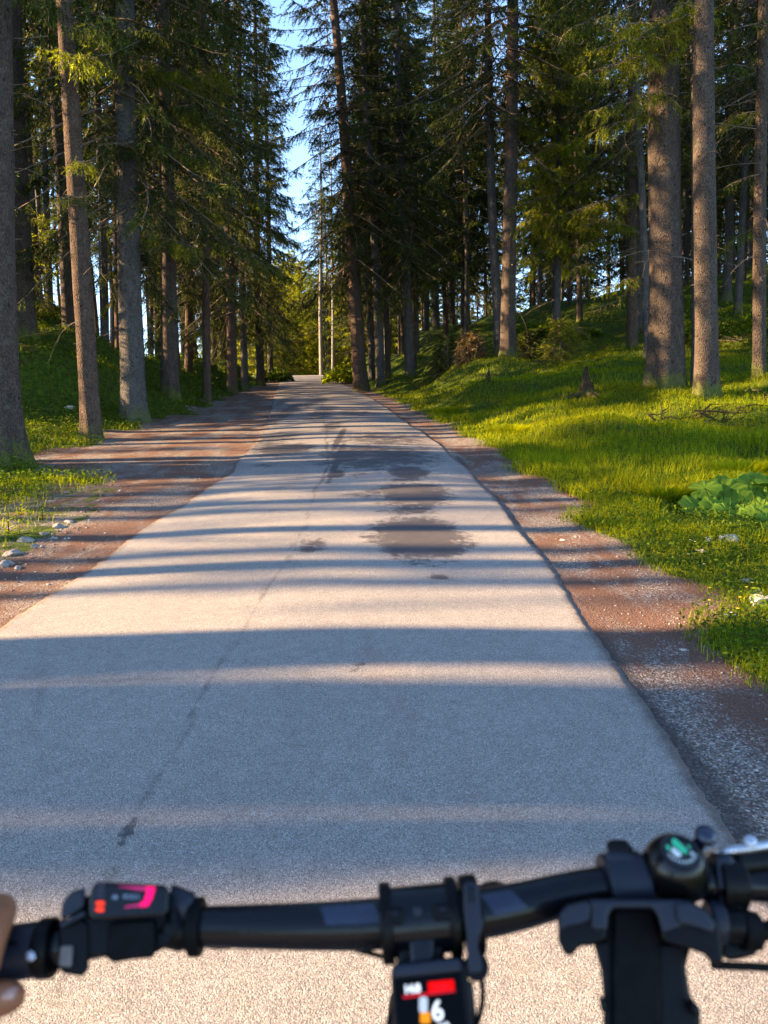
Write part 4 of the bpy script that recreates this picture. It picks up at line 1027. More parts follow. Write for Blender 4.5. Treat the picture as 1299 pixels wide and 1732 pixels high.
# special long boughs reaching into the picture from the near right / left spruces
def bough_mesh(seed, L=2.4, mats=None, tone0=.5):
    """long limb with side shoots that carry hanging comb-like twigs"""
    rng = np.random.default_rng(seed); sg = np.linspace(0, 1, 11)
    pts = np.array([[L * s_, .12 * L * math.sin(s_ * 3 + seed), L * (.02 * s_ - .42 * s_ ** 2 + .12 * s_ ** 4)] for s_ in sg])
    B, D, Ln, Tn, P0, P1, Wd = [], [], [], [], list(pts[:-1]), list(pts[1:]), list(np.linspace(.016, .005, 10))
    for side in (-1, 1):
        nk = int(6.5 * L)
        for k in range(nk):
            s_ = .10 + .90 * (k + rng.random() * .6) / nk; s_ = min(s_, 1); b0 = np.array([np.interp(s_, sg, pts[:, j]) for j in range(3)])
            d = np.array([.6 + rng.normal() * .22, side * .75, -.25 + rng.normal() * .22]); d /= np.linalg.norm(d); l2 = (.22 + .22 * L * (1.05 - s_)) * rng.uniform(.55, 1.3)
            e_ = b0 + d * l2 + np.array([0, 0, -.18 * l2]); P0.append(b0); P1.append(e_); Wd.append(.005); tb = tone0 + rng.normal() * .2
            nq = max(4, int(l2 * 17))
            for q in range(nq):
                t = .05 + .95 * q / nq; bb = b0 + (e_ - b0) * t
                dd = unit(d * .5 + rng.normal(size=3) * .3 + np.array([0, 0, -1.1 * rng.random() ** .7])); B.append(bb); D.append(dd); Ln.append(rng.uniform(.10, .34)); Tn.append(tb + .3 * (t - .5))
    V, T, A = needles(np.array(B), np.array(D), np.array(Ln), rng, 15, .055, .014, np.array(Tn), .9)
    Vw, Tw = ribbons(np.array(P0), np.array(P1), np.array(Wd))
    mi = np.concatenate([np.zeros(len(T)), np.ones(len(Tw))])
    return np_mesh('bough', np.concatenate([V, Vw]), np.concatenate([T, Tw + len(V)]), mats or [M_needle2, M_wood], mi, {'tone': np.concatenate([A, np.zeros(len(Vw))])})
BL = [1.5, 2.4, 3.6]
BOUGH = [[bough_mesh(i * 3 + j, BL[j], tone0=.32) for j in range(3)] for i in range(3)]  # lit boughs, their sunlight is in the needle colour
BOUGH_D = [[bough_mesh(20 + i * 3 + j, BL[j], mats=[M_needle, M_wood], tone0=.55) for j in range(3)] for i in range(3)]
roots = {t[0]: o for t, o in zip(TR, [o for o in COL.objects if o.name.startswith('spruce') and o.parent is None and o.type == 'EMPTY'][:len(TR)])}
def bough(key, u, v, d, az, L, k, lit=True, el=0):
    """bough whose root is on tree `key`; (u,v,d) is where its middle shows"""
    r = roots[key]; bpy.context.view_layer.update()
    mid = Vector(at(u, v, d)); z = mid.z + .2 * L
    ax = r.matrix_world.to_3x3() @ Vector((0, 0, 1)); b = r.matrix_world.translation
    p = b + ax * ((z - b.z) / ax.z)
    o = link_mesh('bough', BOUGH[0][0], r)
    dv = Vector((mid.x - p.x, mid.y - p.y, 0)) if az is None else Vector((math.cos(az), math.sin(az), 0))
    L2 = L if az is not None else max(dv.length * 1.7, 1.0)
    j = min(range(3), key=lambda q: abs(BL[q] - L2)); o.data = (BOUGH if lit else BOUGH_D)[k % 3][j]
    ang = math.atan2(dv.y, dv.x)
    mw = Matrix.Translation(p) @ Matrix.Rotation(ang, 4, 'Z') @ Matrix.Rotation(-el, 4, 'Y') @ Matrix.Scale(L2 / BL[j], 4)
    o.matrix_parent_inverse = Matrix.Identity(4)
    o.matrix_basis = r.matrix_world.inverted() @ mw
for (key, u, v, d, lit) in [
    ('R4', 1075, 45, 15, 1), ('R4', 1050, 110, 15.2, 1), ('R4', 1060, 175, 15.3, 1), ('R4', 1040, 90, 16, 1), ('R4', 1150, 20, 14.8, 1), ('R4', 1090, 70, 15, 1), ('R4', 1065, 210, 15.6, 1), ('R4', 1020, 40, 15.8, 0), ('R4', 1180, 60, 16.8, 0),
    ('R1', 905, 300, 26, 1), ('R1', 900, 380, 26, 1), ('R1', 975, 330, 26, 1), ('R1', 930, 250, 26, 1), ('R1', 965, 560, 26, 1), ('R1', 985, 400, 26, 1), ('R1', 900, 340, 26, 1), ('R1', 980, 270, 26, 1), ('R1', 1000, 365, 25, 1), ('R1', 915, 430, 26, 0),
    ('R2', 1020, 370, 25, 1), ('R2', 1010, 340, 25, 1), ('R2', 1030, 400, 25, 0), ('R2', 1015, 440, 25.5, 0), ('R2', 1045, 300, 25, 0), ('R2', 1030, 520, 25.5, 0), ('R2', 1045, 480, 25, 1),
    ('R7', 1240, 220, 15.5, 1), ('R7', 1250, 330, 15.6, 0), ('R7', 1245, 120, 15, 0), ('R7', 1260, 60, 15, 0), ('R7', 1240, 420, 16, 1),
    ('L3', 290, 410, 18, 1), ('L3', 180, 70, 17.5, 1), ('L3', 160, 130, 17.8, 1), ('L3', 250, 330, 18, 0), ('L3', 160, 210, 18, 1), ('L3', 200, 250, 17.4, 0), ('L3', 270, 120, 18, 1), ('L3', 300, 60, 18, 0), ('L3', 310, 140, 18.4, 1), ('L3', 270, 250, 17.6, 0), ('L3', 180, 320, 18, 0), ('L3', 235, 60, 17.5, 0),
    ('L2', 130, 290, 14, 1), ('L2', 150, 60, 14, 0), ('L2', 145, 110, 13.8, 1), ('L2', 125, 360, 14.3, 0), ('L1', 110, 20, 10.5, 0),
    ('L4', 330, 260, 23, 1), ('L4', 340, 350, 23.3, 0), ('L4', 310, 430, 23.6, 1), ('L4', 370, 120, 23, 1), ('L4', 360, 200, 23.6, 0), ('L4', 390, 60, 23, 0), ('L4', 320, 180, 22.8, 0), ('L4', 250, 400, 24.3, 0),
    ('L5', 380, 300, 26.7, 0), ('L5', 370, 380, 27, 1), ('L5', 410, 160, 27, 1), ('L5', 400, 230, 27, 0), ('L6', 430, 420, 32, 0), ('L6', 440, 330, 32, 0), ('L6', 360, 480, 33, 1), ('L6', 440, 240, 32, 0), ('L7', 450, 450, 36, 0), ('L7', 455, 350, 36, 0), ('L8', 470, 480, 42, 0), ('L8', 475, 400, 42, 0),
    ('L11', 70, 430, 26, 1), ('L11', 55, 380, 26.5, 1), ('L10', 60, 200, 20, 0), ('L10', 30, 120, 20, 0),
    ('C1', 575, 300, 33.5, 1), ('C1', 560, 380, 33, 1), ('C1', 620, 440, 34, 0), ('C1', 640, 500, 34.2, 0), ('C1', 555, 440, 33.8, 0), ('C1', 540, 340, 33.5, 1), ('C1', 620, 350, 34, 0), ('C3', 690, 370, 36, 0), ('C4', 715, 410, 35, 0), ('C4', 720, 500, 35, 0), ('C4', 672, 430, 35, 1), ('C4', 715, 340, 34.8, 0), ('C4', 670, 300, 35, 0)]:
    bough(key, u, v, d, None, 1.6, abs(hash((u, v))) % 3, bool(lit))

# rotten opening at the foot of R7
r7 = roots['R7']; b = MB(); O = Vector(r7.location)
pts = []
dia = 21 * 15.5 / F / 2
for q in range(12):
    a = q * 2 * math.pi / 12; pts.append(O + Vector((-.03 + .055 * math.cos(a), -dia * 1.16 + .02 * abs(math.cos(a)), .30 + .24 * math.sin(a))))
b.add(pts + [O + Vector((-.03, -dia * .9, .3))], [(q, (q + 1) % 12, 12) for q in range(12)]); 
b.build('rotten_hole', M_hole, r7, smooth=False)

# ------------------------------------------------------------------ the bicycle under the rider
M_blk = simple('black_plastic', (.0025, .0025, .003), .36, .14, var=.25, vs=400, bump=.15)
M_mat = simple('matte_black_paint', (.0025, .003, .005), .24, .3, var=.15, vs=300)
M_rub = simple('black_rubber', (.003, .003, .0035), .6, .1, var=.25, vs=500, bump=.3)
M_slate = simple('slate_grey_plastic', (.010, .0125, .022), .42, .3, var=.12, vs=400, bump=.1)
M_steel = simple('brushed_steel', (.55, .55, .58), .28, .5, metal=.9, var=.1, vs=200)
M_bluegloss = simple('dark_blue_gloss', (.012, .018, .04), .2, .6, var=.2, vs=90)  # bluish gloss for the painted bar reflections and the bell's lever button
M_glass = simple('black_screen_glass', (.0015, .0015, .002), .25, .06, var=0)
M_red = simple('screen_red', (.03, .0, .0), .5, .05, emit=(1, .0, .0), es=.17)
M_dred = simple('screen_dark_red', (.2, .0, .0), .5, .2, emit=(1, .0, .02), es=.07)
M_white = simple('screen_white', (.3, .3, .3), .5, .2, emit=(.8, .87, 1), es=.2)
M_grey = simple('screen_grey', (.2, .2, .2), .5, .2, emit=(.35, .42, .55), es=.2)
M_oran = simple('screen_orange', (.12, .05, 0), .5, .2, emit=(1, .33, .0), es=.16)
M_mag = simple('magenta_light', (.1, 0, .03), .5, .2, emit=(1, .0, .16), es=.2)
M_mag2 = simple('dim_magenta_light', (.1, 0, .05), .5, .2, emit=(.5, .03, .16), es=.11)
M_led = simple('orange_red_light', (.1, .01, .0), .5, .2, emit=(1, .045, .015), es=.2)
M_logo = simple('grey_print', (.16, .20, .26), .5, .3, var=.05)
M_ledoff = simple('unlit_light', (.05, .04, .06), .5, .3, var=.05)
M_grn = simple('compass_green', (.04, .5, .25), .4, .4, var=.1, emit=None)
M_cw = simple('compass_white', (.65, .7, .68), .4, .4, var=.05)
M_lens = simple('compass_liquid', (.01, .014, .012), .08, .6, var=0)
M_skin = NT('sun_tanned_skin', .5, .35)
_n = M_skin.noise(60, 4, .6, M_skin.coord()); M_skin.color(M_skin.ramp(_n, [(.3, (.23, .085, .040)), (.7, (.33, .125, .060))])); M_skin.bump(M_skin.noise(350, 3, .7, M_skin.coord()), .25, .0008)
M_skin.b.inputs['Subsurface Weight'].default_value = .08; M_skin.b.inputs['Subsurface Radius'].default_value = (.01, .004, .002); M_skin.b.inputs['Subsurface Scale'].default_value = .5
M_skin = M_skin.mat
M_nail = simple('fingernail', (.5, .28, .22), .3, .5, var=.05)
M_sleeve = simple('dark_blue_sleeve', (.03, .05, .09), .85, .2, var=.2, vs=200, bump=.3)

L0 = .55
N0 = unit(ray(650, 1560)); O0 = np.array([0, 0, CAMH])
def c(u, v, e=0.):
    r = ray(u, v); return Vector(O0 + r * ((L0 - e) / float(r @ N0)))
AX = (c(660, 1560) - c(650, 1560)).normalized(); AZ = Vector(-N0); AY = AZ.cross(AX).normalized()
PX = .000335
bike = empty('bicycle', (c(715, 1552).x, c(715, 1552).y - .05, ground(.02, .4)))
tag(bike, 'black electric bicycle ridden along the asphalt, handlebar with display, bell and empty phone mount', 'bicycle')

def slab(poly, e0, e1, name, mat, parent, bevel=.0015, smooth=True, inset=0):
    b = MB(); n = len(poly)
    def pt(p, e): return c(p[0], p[1], (e(p) if callable(e) else e))
    b.add([pt(p, e0) for p in poly] + [pt(p, e1) for p in poly], [tuple(range(n)), tuple(range(2 * n - 1, n - 1, -1))] + [(i, n + i, n + (i + 1) % n, (i + 1) % n) for i in range(n)])
    return b.build(name, mat, parent, smooth, bevel, loc=bike.location)
def tubep(pts, rad, name, mat, parent, n=24, sq=1.0, bevel=0):
    b = MB(); b.tube([c(*p) for p in pts], rad, n, sq=sq); return b.build(name, mat, parent, True, bevel, loc=bike.location)
def curvep(pts, r, name, mat, parent, n=10):
    P = [np.array(c(*p)) for p in pts]; out = []
    for i in range(len(P) - 1):
        p0, p1, p2, p3 = P[max(i - 1, 0)], P[i], P[i + 1], P[min(i + 2, len(P) - 1)]
        for t in np.linspace(0, 1, 7)[:-1]:
            out.append(.5 * ((2 * p1) + (-p0 + p2) * t + (2 * p0 - 5 * p1 + 4 * p2 - p3) * t * t + (-p0 + 3 * p1 - 3 * p2 + p3) * t ** 3))
    out.append(P[-1]); b = MB(); b.tube(out, r, n); return b.build(name, mat, parent, loc=bike.location)
def rrect(u0, v0, u1, v1, r=4, k=4, skew=0, rise=0):
    out = []
    for (cx, cy, a0) in ((u1 - r, v0 + r, -90), (u1 - r, v1 - r, 0), (u0 + r, v1 - r, 90), (u0 + r, v0 + r, 180)):
        for i in range(k + 1):
            a = math.radians(a0 + 90 * i / k); x = cx + r * math.cos(a); y = cy + r * math.sin(a)
            out.append((x + skew * (y - v0) / (v1 - v0), y - rise * (x - u0) / (u1 - u0)))
    return out
def text(s, u, v, e, hpx, mat, parent, name, rot=0., bold=.0):
    cu = bpy.data.curves.new(name, 'FONT'); cu.body = s; cu.size = hpx * PX * 1.4; cu.extrude = .0001; cu.offset = bold; cu.align_x = 'CENTER'; cu.align_y = 'CENTER'
    tmp = bpy.data.objects.new(name, cu); COL.objects.link(tmp); bpy.context.view_layer.update()
    me = bpy.data.meshes.new_from_object(tmp.evaluated_get(bpy.context.evaluated_depsgraph_get())); bpy.data.objects.remove(tmp)
    me.materials.clear(); me.materials.append(mat); me.name = name
    o = link_mesh(name, me, parent)
    base = Vector(bike.location)
    o.matrix_basis = Matrix.Translation(c(u, v, e) - base) @ Matrix((AX, AY, AZ)).transposed().to_4x4() @ Matrix.Rotation(rot, 4, 'Z')
    return o

BAR = [(-330, 1668, .01, 62), (-150, 1636, .005, 62), (40, 1608, 0, 62), (120, 1598, 0, 62), (230, 1578, 0, 62), (330, 1567, 0, 68), (430, 1567, 0, 76), (540, 1566, 0, 83), (620, 1563, 0, 88), (715, 1555, 0, 88), (810, 1545, 0, 88), (880, 1532, 0, 83), (960, 1512, 0, 77), (1040, 1497, 0, 72), (1120, 1491, 0, 68), (1200, 1492, 0, 66), (1330, 1498, 0, 64), (1620, 1512, .02, 62)]
def barpath():
    P = []
    for i in range(len(BAR) - 1):
        p0, p1, p2, p3 = [np.array(BAR[j], float) for j in (max(i - 1, 0), i, i + 1, min(i + 2, len(BAR) - 1))]
        for t in np.linspace(0, 1, 6)[:-1]:
            P.append(.5 * ((2 * p1) + (-p0 + p2) * t + (2 * p0 - 5 * p1 + 4 * p2 - p3) * t * t + (-p0 + 3 * p1 - 3 * p2 + p3) * t ** 3))
    P.append(np.array(BAR[-1], float)); return P
BP = barpath()
b = MB(); b.tube([c(p[0], p[1], p[2]) for p in BP], [p[3] / 2 * PX for p in BP], 40); hb = b.build('handlebar', M_mat, bike, loc=bike.location)
def bar_at(u):
    us = [p[0] for p in BP]; return c(u, float(np.interp(u, us, [p[1] for p in BP])), float(np.interp(u, us, [p[2] for p in BP]))), float(np.interp(u, us, [p[3] for p in BP])) / 2 * PX
def ring(u0, u1, extra, name, mat, parent, bevel=.0012, n=40, flat=1.0):
    (p0, r0), (p1, r1) = bar_at(u0), bar_at(u1); b = MB()
    b.tube([p0, p1], [r0 + extra, r1 + extra], n, sq=flat); return b.build(name, mat, parent, True, bevel, loc=bike.location)
def sector(u0, u1, a0, a1, lift, name, mat, parent, slant=0, k=10):
    V = []; 
    for j in range(k + 1):
        for i in range(9):
            u = u0 + (u1 - u0) * j / k + slant * (i / 8 - .5); p, r = bar_at(u); d = (bar_at(u + 4)[0] - bar_at(u - 4)[0]).normalized()
            up = (AZ - d * AZ.dot(d)).normalized(); w = up.cross(d).normalized(); a = math.radians(a0 + (a1 - a0) * i / 8)
            V.append(p + (up * math.cos(a) - w * math.sin(a)) * (r + lift))
    b = MB(); b.add(V, [(j * 9 + i, j * 9 + i + 1, (j + 1) * 9 + i + 1, (j + 1) * 9 + i) for j in range(k) for i in range(8)]); return b.build(name, mat, parent, loc=bike.location)
sector(548, 640, -48, -2, .0003, 'reflection_patch', M_bluegloss, hb, 12); sector(822, 876, -42, 8, .0003, 'reflection_patch', M_bluegloss, hb, 20)  # bluish patches that paint sky reflections onto the bar

# left grip, clamp, remote
g = ring(-320, 2, .0045, 'grip', M_rub, bike)
for k in range(9): ring(-300 + k * 32, -292 + k * 32, .0054, 'grip_rib', M_rub, g, .0004, 28)
gc = ring(0, 84, .0055, 'grip_clamp', M_slate, bike, .002)
ring(66, 94, .0068, 'clamp_lip', M_blk, gc, .002)
slab(rrect(10, 1592, 30, 1599, 3), .0150, .0168, 'slot', M_blk, gc, .0004)
slab(rrect(42, 1608, 60, 1626, 8), .0135, .0185, 'clamp_screw', M_steel, gc, .001)
rm = slab([(118, 1545), (140, 1515), (270, 1508), (288, 1520), (300, 1540), (302, 1575), (285, 1600), (254, 1617), (190, 1629), (180, 1617), (150, 1621), (120, 1600)], -.014, .016, 'remote', M_blk, bike, .004)
slab(rrect(182, 1560, 262, 1626, 8, rise=6), .012, .021, 'lower_button', M_rub, rm, .0025)
pan = slab([(158, 1493), (170, 1491), (278, 1497), (287, 1503), (285, 1545), (278, 1551), (158, 1558), (149, 1552), (150, 1520)], .014, .027, 'top_panel', M_mat, rm, .003)
slab([(105, 1528), (118, 1509), (146, 1500), (143, 1535), (110, 1556), (102, 1556)], .006, .024, 'side_switch', M_slate, rm, .003)
slab([(100, 1562), (142, 1540), (146, 1548), (104, 1570)], .010, .0255, 'strap_highlight', M_steel if False else M_slate, rm, .001)  # paler strip that paints the highlight along the strap
slab([(99, 1556), (140, 1552), (150, 1560), (151, 1640), (140, 1652), (105, 1646), (98, 1634)], -.012, .018, 'thumb_paddle', M_blk, rm, .004)
slab([(102, 1600), (124, 1599), (121, 1636), (99, 1634)], .017, .0205, 'paddle_face', simple('worn_grey_rubber', (.13, .115, .105), .7, .3), rm, .0012)
for k, (v, mat) in enumerate([(1498, M_ledoff), (1507, M_ledoff), (1516, M_ledoff), (1527.5, M_led), (1538, M_led)]):
    slab(rrect(164 - k * .7, v - 3.4, 179 - k * .7, v + 4.2 if k > 2 else v + 1, 3), .0268, .0275, 'charge_light', mat, pan, 0, False)
slab([(247, 1499), (263, 1500), (258, 1519), (250, 1533), (237, 1534), (236, 1528), (243, 1524), (248, 1508)], .0268, .0276, 'assist_light', M_mag, pan, 0, False)
slab([(196, 1499), (248, 1499), (249, 1507), (235, 1506)], .0267, .0274, 'assist_light', M_mag2, pan, 0, False)
slab([(208, 1536), (214, 1532), (238, 1528), (237, 1534)], .0267, .0274, 'assist_light', M_mag2, pan, 0, False)
text('BOSCH', 222, 1517, .0272, 6.5, M_logo, pan, 'printed_logo', -.03, .0001)
slab(rrect(190, 1514, 199, 1521, 3), .0267, .0273, 'logo_disc', M_logo, pan, 0, False)
tubep([(280, 1560, .004), (318, 1580, .002), (330, 1592, 0)], [.014, .011, .006], 'remote_band', M_blk, rm, 16)
tubep([(284, 1524, .006), (312, 1530, .004), (322, 1560, .006)], [.010, .009, .007], 'remote_arm', M_slate, rm, 16)
ring(321, 343, .0055, 'brake_hose_clip', M_rub, bike, .0015)
curvep([(335, 1596, -.004), (370, 1602, -.008), (410, 1598, -.012), (450, 1590, -.014)], .0016, 'cable', M_rub, bike)
curvep([(560, 1590, -.014), (600, 1606, -.008), (640, 1616, 0), (668, 1628, .004)], .0016, 'cable', M_rub, bike)
curvep([(812, 1500, -.012), (836, 1494, -.016), (865, 1502, -.018)], .0016, 'cable', M_rub, bike)
curvep([(808, 1636, .01), (816, 1665, .014), (815, 1700, .016), (806, 1735, .014), (790, 1790, .0)], .0017, 'cable', M_rub, bike)

# stem with face plate
st = ring(652, 770, .0052, 'stem_clamp', M_mat, bike, .0015)
ring(643, 664, .0085, 'clamp_rim', M_blk, st, .002); ring(756, 776, .0085, 'clamp_rim', M_blk, st, .002)
slab([(668, 1560), (757, 1552), (750, 1650), (672, 1655)], -.016, .012, 'stem_body', M_blk, bike, .004)
slab([(690, 1575), (738, 1572), (734, 1645), (694, 1648)], .010, .0165, 'stem_ridge', M_mat, bike, .003)
for u, v in ((668, 1549), (748, 1542)):
    q = slab(rrect(u - 15, v - 14, u + 15, v + 16, 6), .010, .0235, 'bolt_boss', M_blk, st, .003)
    slab(rrect(u - 7, v - 9, u + 7, v + 1, 5), .0225, .0265, 'bolt_head', M_mat, q, .001)
slab(rrect(698, 1533, 714, 1552, 4), .017, .0235, 'bolt_head', M_slate, st, .0015)
for u, v in ((664, 1580), (752, 1578)): slab(rrect(u - 12, v - 8, u + 12, v + 14, 4), .004, .015, 'bolt_boss', M_blk, st, .002)
# display and arm
ring(782, 812, .0085, 'display_clamp', M_blk, bike, .002)
dm = slab([(783, 1497), (790, 1492), (803, 1491), (810, 1497), (813, 1545), (819, 1563), (812, 1582), (808, 1600), (816, 1630), (814, 1645), (794, 1648), (790, 1620), (789, 1580), (784, 1540)], .012, .0265, 'display_arm', M_slate, bike, .003)
slab(rrect(790, 1498, 805, 1526, 5), .026, .0275, 'arm_inlay', M_mat, dm, .001)
tubep([(806, 1632, -.006), (806, 1636, .022)], [.0075, .0075], 'arm_pivot', M_blk, dm, 20, bevel=.001)
ds = slab([(661, 1640), (668, 1630), (775, 1617), (788, 1622), (806, 1770), (800, 1800), (676, 1810), (668, 1795)], .0, .021, 'display', M_blk, bike, .003)
slab([(662, 1638), (668, 1631), (774, 1619), (781, 1624), (783, 1643), (775, 1645), (670, 1656), (664, 1655)], .010, .0235, 'display_top_edge', M_slate, ds, .0022)
slab([(667, 1657), (779, 1644), (796, 1790), (678, 1800)], .0205, .0222, 'screen', M_glass, ds, .0003, False)
E_ = .0226
slab([(724, 1661), (767, 1657), (769, 1677), (725, 1682)], .022, E_, 'turbo_tile', M_red, ds, 0, False)
slab([(681, 1684), (769, 1673), (770, 1678), (682, 1689)], .022, E_ + .0001, 'screen_rule', M_dred, ds, 0, False)
text('14.8', 697, 1673, E_, 12, M_white, ds, 'screen_speed', .1, .0003)
text('TURBO', 746, 1669, E_ + .0001, 7, M_dred, ds, 'tile_text', .1, .0001)
slab(rrect(709, 1686, 723, 1713, 5), .022, E_, 'charge_bar', M_grey, ds, 0, False)
slab(rrect(711, 1712, 728, 1731, 3), .022, E_, 'charge_bar', M_oran, ds, 0, False)
text('6', 740, 1711, E_, 30, M_white, ds, 'screen_number', .08, .00022)
text('km/h', 750, 1734, E_, 7, M_white, ds, 'screen_unit', .1, .0001)
slab([(789, 1660), (799, 1656), (812, 1770), (800, 1775)], .002, .014, 'display_side', M_slate, ds, .002)

# phone mount
pm = ring(1022, 1090, .0075, 'phone_mount', M_slate, bike, .002)
slab([(1024, 1424), (1034, 1420), (1060, 1420), (1075, 1440), (1062, 1446), (1046, 1448), (1026, 1440)], -.006, .012, 'clamp_bolt_block', M_blk, pm, .003)
slab([(1023, 1436), (1075, 1442), (1088, 1470), (1088, 1500), (1028, 1500)], -.008, .014, 'clamp_neck', M_slate, pm, .004)
slab([(943, 1545), (958, 1530), (996, 1519), (1162, 1521), (1196, 1540), (1217, 1566), (1224, 1626), (1208, 1634), (1190, 1614), (1168, 1606), (1122, 1593), (1114, 1552), (1102, 1538), (1037, 1538), (1028, 1551), (1026, 1590), (999, 1600), (980, 1600), (968, 1617), (955, 1615), (944, 1592)], .012, .036, 'jaw_plate', M_blk, pm, .005)
slab([(996, 1521), (1155, 1522), (1175, 1560), (1120, 1580), (1113, 1550), (1103, 1536), (1037, 1536), (1029, 1549), (1027, 1575), (1000, 1572)], .034, .0385, 'jaw_face', M_slate, pm, .002)
slab([(946, 1546), (960, 1531), (992, 1524), (998, 1530), (997, 1556), (985, 1562), (958, 1568), (948, 1575)], .034, .041, 'jaw_pad', M_slate, pm, .003)
slab([(1143, 1526), (1165, 1526), (1194, 1543), (1210, 1566), (1208, 1580), (1180, 1570), (1146, 1562)], .034, .041, 'jaw_pad', M_slate, pm, .003)
slab([(1002, 1590), (1024, 1588), (1024, 1534), (1118, 1534), (1120, 1592), (1170, 1595), (1160, 1634), (1168, 1688), (1184, 1704), (1190, 1830), (1018, 1830), (1021, 1690), (1016, 1640)], -.004, .014, 'mount_body', M_blk, pm, .004)
slab([(1036, 1536), (1104, 1536), (1118, 1592), (1124, 1830), (1036, 1830)], .010, .019, 'mount_spine', M_rub, pm, .003)
for p_ in ([(1012, 1680), (1024, 1690), (1026, 1712), (1016, 1712)], [(1166, 1688), (1184, 1702), (1186, 1722), (1172, 1718)]): slab(p_, .008, .022, 'side_tooth', M_blk, pm, .003)
tubep([(1196, 1560, .006), (1222, 1562, .006)], [.013, .013], 'tension_knob_collar', M_slate, pm, 24, bevel=.002)
tubep([(1222, 1564, .006), (1252, 1566, .006), (1258, 1567, .006)], [.0105, .0105, .009], 'tension_shaft', M_blk, pm, 24, bevel=.001)
kb = tubep([(1252, 1572, .006), (1284, 1576, .006)], [.0125, .011], 'tension_knob', M_rub, pm, 10, bevel=.0015)
tubep([(1284, 1578, .004), (1330, 1566, .0)], [.005, .007], 'shift_lever', M_blk, bike, 12)
slab([(1222, 1590), (1285, 1596), (1278, 1616), (1235, 1626), (1220, 1618)], -.01, .006, 'shifter_body', M_blk, bike, .004)
curvep([(1205, 1632, .0), (1240, 1634, -.002), (1300, 1637, -.006), (1380, 1650, -.02), (1420, 1720, -.05)], .0026, 'cable', M_rub, bike)

# bell with compass
def lathe(cen, axis, prof, name, mat, parent, n=48):
    a = Vector(axis).normalized(); x = a.orthogonal().normalized(); y = a.cross(x); b = MB(); V = []
    for h, r in prof:
        for k in range(n): V.append(cen + a * h + (x * math.cos(2 * math.pi * k / n) + y * math.sin(2 * math.pi * k / n)) * max(r, 1e-5))
    b.add(V, [(i * n + k, i * n + (k + 1) % n, (i + 1) * n + (k + 1) % n, (i + 1) * n + k) for i in range(len(prof) - 1) for k in range(n)] + [tuple(range(n)), tuple((len(prof) - 1) * n + k for k in range(n))])
    return b.build(name, mat, parent, loc=bike.location)
bc = c(1142, 1468, .012); ba = (AZ * .86 + AY * .50).normalized(); RB = .0205
bl = lathe(bc, ba, [(-.006, RB * .9), (-.006, RB * 1.03), (-.003, RB * 1.04), (-.002, RB * .99)] + [(RB * math.sin(t), RB * math.cos(t)) for t in np.linspace(0, .98, 12)] + [(RB * .80, RB * .50)], 'bell', simple('gloss_black_dome', (.003, .003, .0035), .22, .3, var=.1, vs=200), bike)
lathe(bc, ba, [(RB * .78, RB * .56), (RB * .86, RB * .57), (RB * .885, RB * .54), (RB * .885, RB * .50), (RB * .83, RB * .49)], 'compass_bezel', M_slate, bl)
lathe(bc, ba, [(RB * .78, .0001), (RB * .855, .0001), (RB * .850, RB * .49), (RB * .80, RB * .50)][::1], 'compass_dial', M_lens, bl)
bx_ = AX; by_ = ba.cross(AX).normalized()
def dialpoly(pts, lift, name, mat):
    b = MB(); n = len(pts); o = bc + ba * (RB * .856 + lift)
    V = [o + bx_ * x * RB + by_ * y * RB for x, y in pts]; V += [p - ba * .0003 for p in V]
    b.add(V, [tuple(range(n)), tuple(range(2 * n - 1, n - 1, -1))] + [(i, n + i, n + (i + 1) % n, (i + 1) % n) for i in range(n)]); b.build(name, mat, bl, False, loc=bike.location)
dialpoly([(-.16, .38), (-.04, .42), (.20, .0), (.14, -.10), (.06, -.08), (-.18, .2)], .0004, 'compass_needle', M_grn)
dialpoly([(-.30, .02), (-.20, .10), (-.02, -.10), (-.06, -.20), (-.22, -.20)], .0005, 'compass_needle', M_cw)
dialpoly([(-.42, .12), (-.36, .22), (-.28, .12), (-.36, -.02)], .0003, 'compass_mark', M_grn); dialpoly([(.24, .16), (.34, .20), (.30, .06)], .0003, 'compass_mark', M_grn); dialpoly([(.24, -.1), (.34, -.02), (.32, -.16)], .0003, 'compass_mark', M_cw)
for k in range(11):
    a = math.radians(200 + k * 14); dialpoly([(.40 * math.cos(a + s_) , .34 * math.sin(a + s_)) for s_ in (-.05, .05)] + [(.46 * math.cos(a + s_), .41 * math.sin(a + s_)) for s_ in (.05, -.05)], .0002, 'compass_tick', M_cw)
tubep([(1172, 1440, .01), (1186, 1422, .014), (1194, 1414, .018)], [.0045, .004, .004], 'bell_lever', M_blk, bl, 12)
lathe(c(1194, 1413, .018), AZ * .8 + AY * .5, [(-.004, .003), (-.003, .0062), (0, .0072), (.0025, .0062), (.004, .003)], 'lever_button', M_bluegloss, bl, 24)
slab([(1092, 1490), (1180, 1480), (1190, 1512), (1100, 1522)], -.014, .006, 'bell_bracket', M_blk, bl, .003)

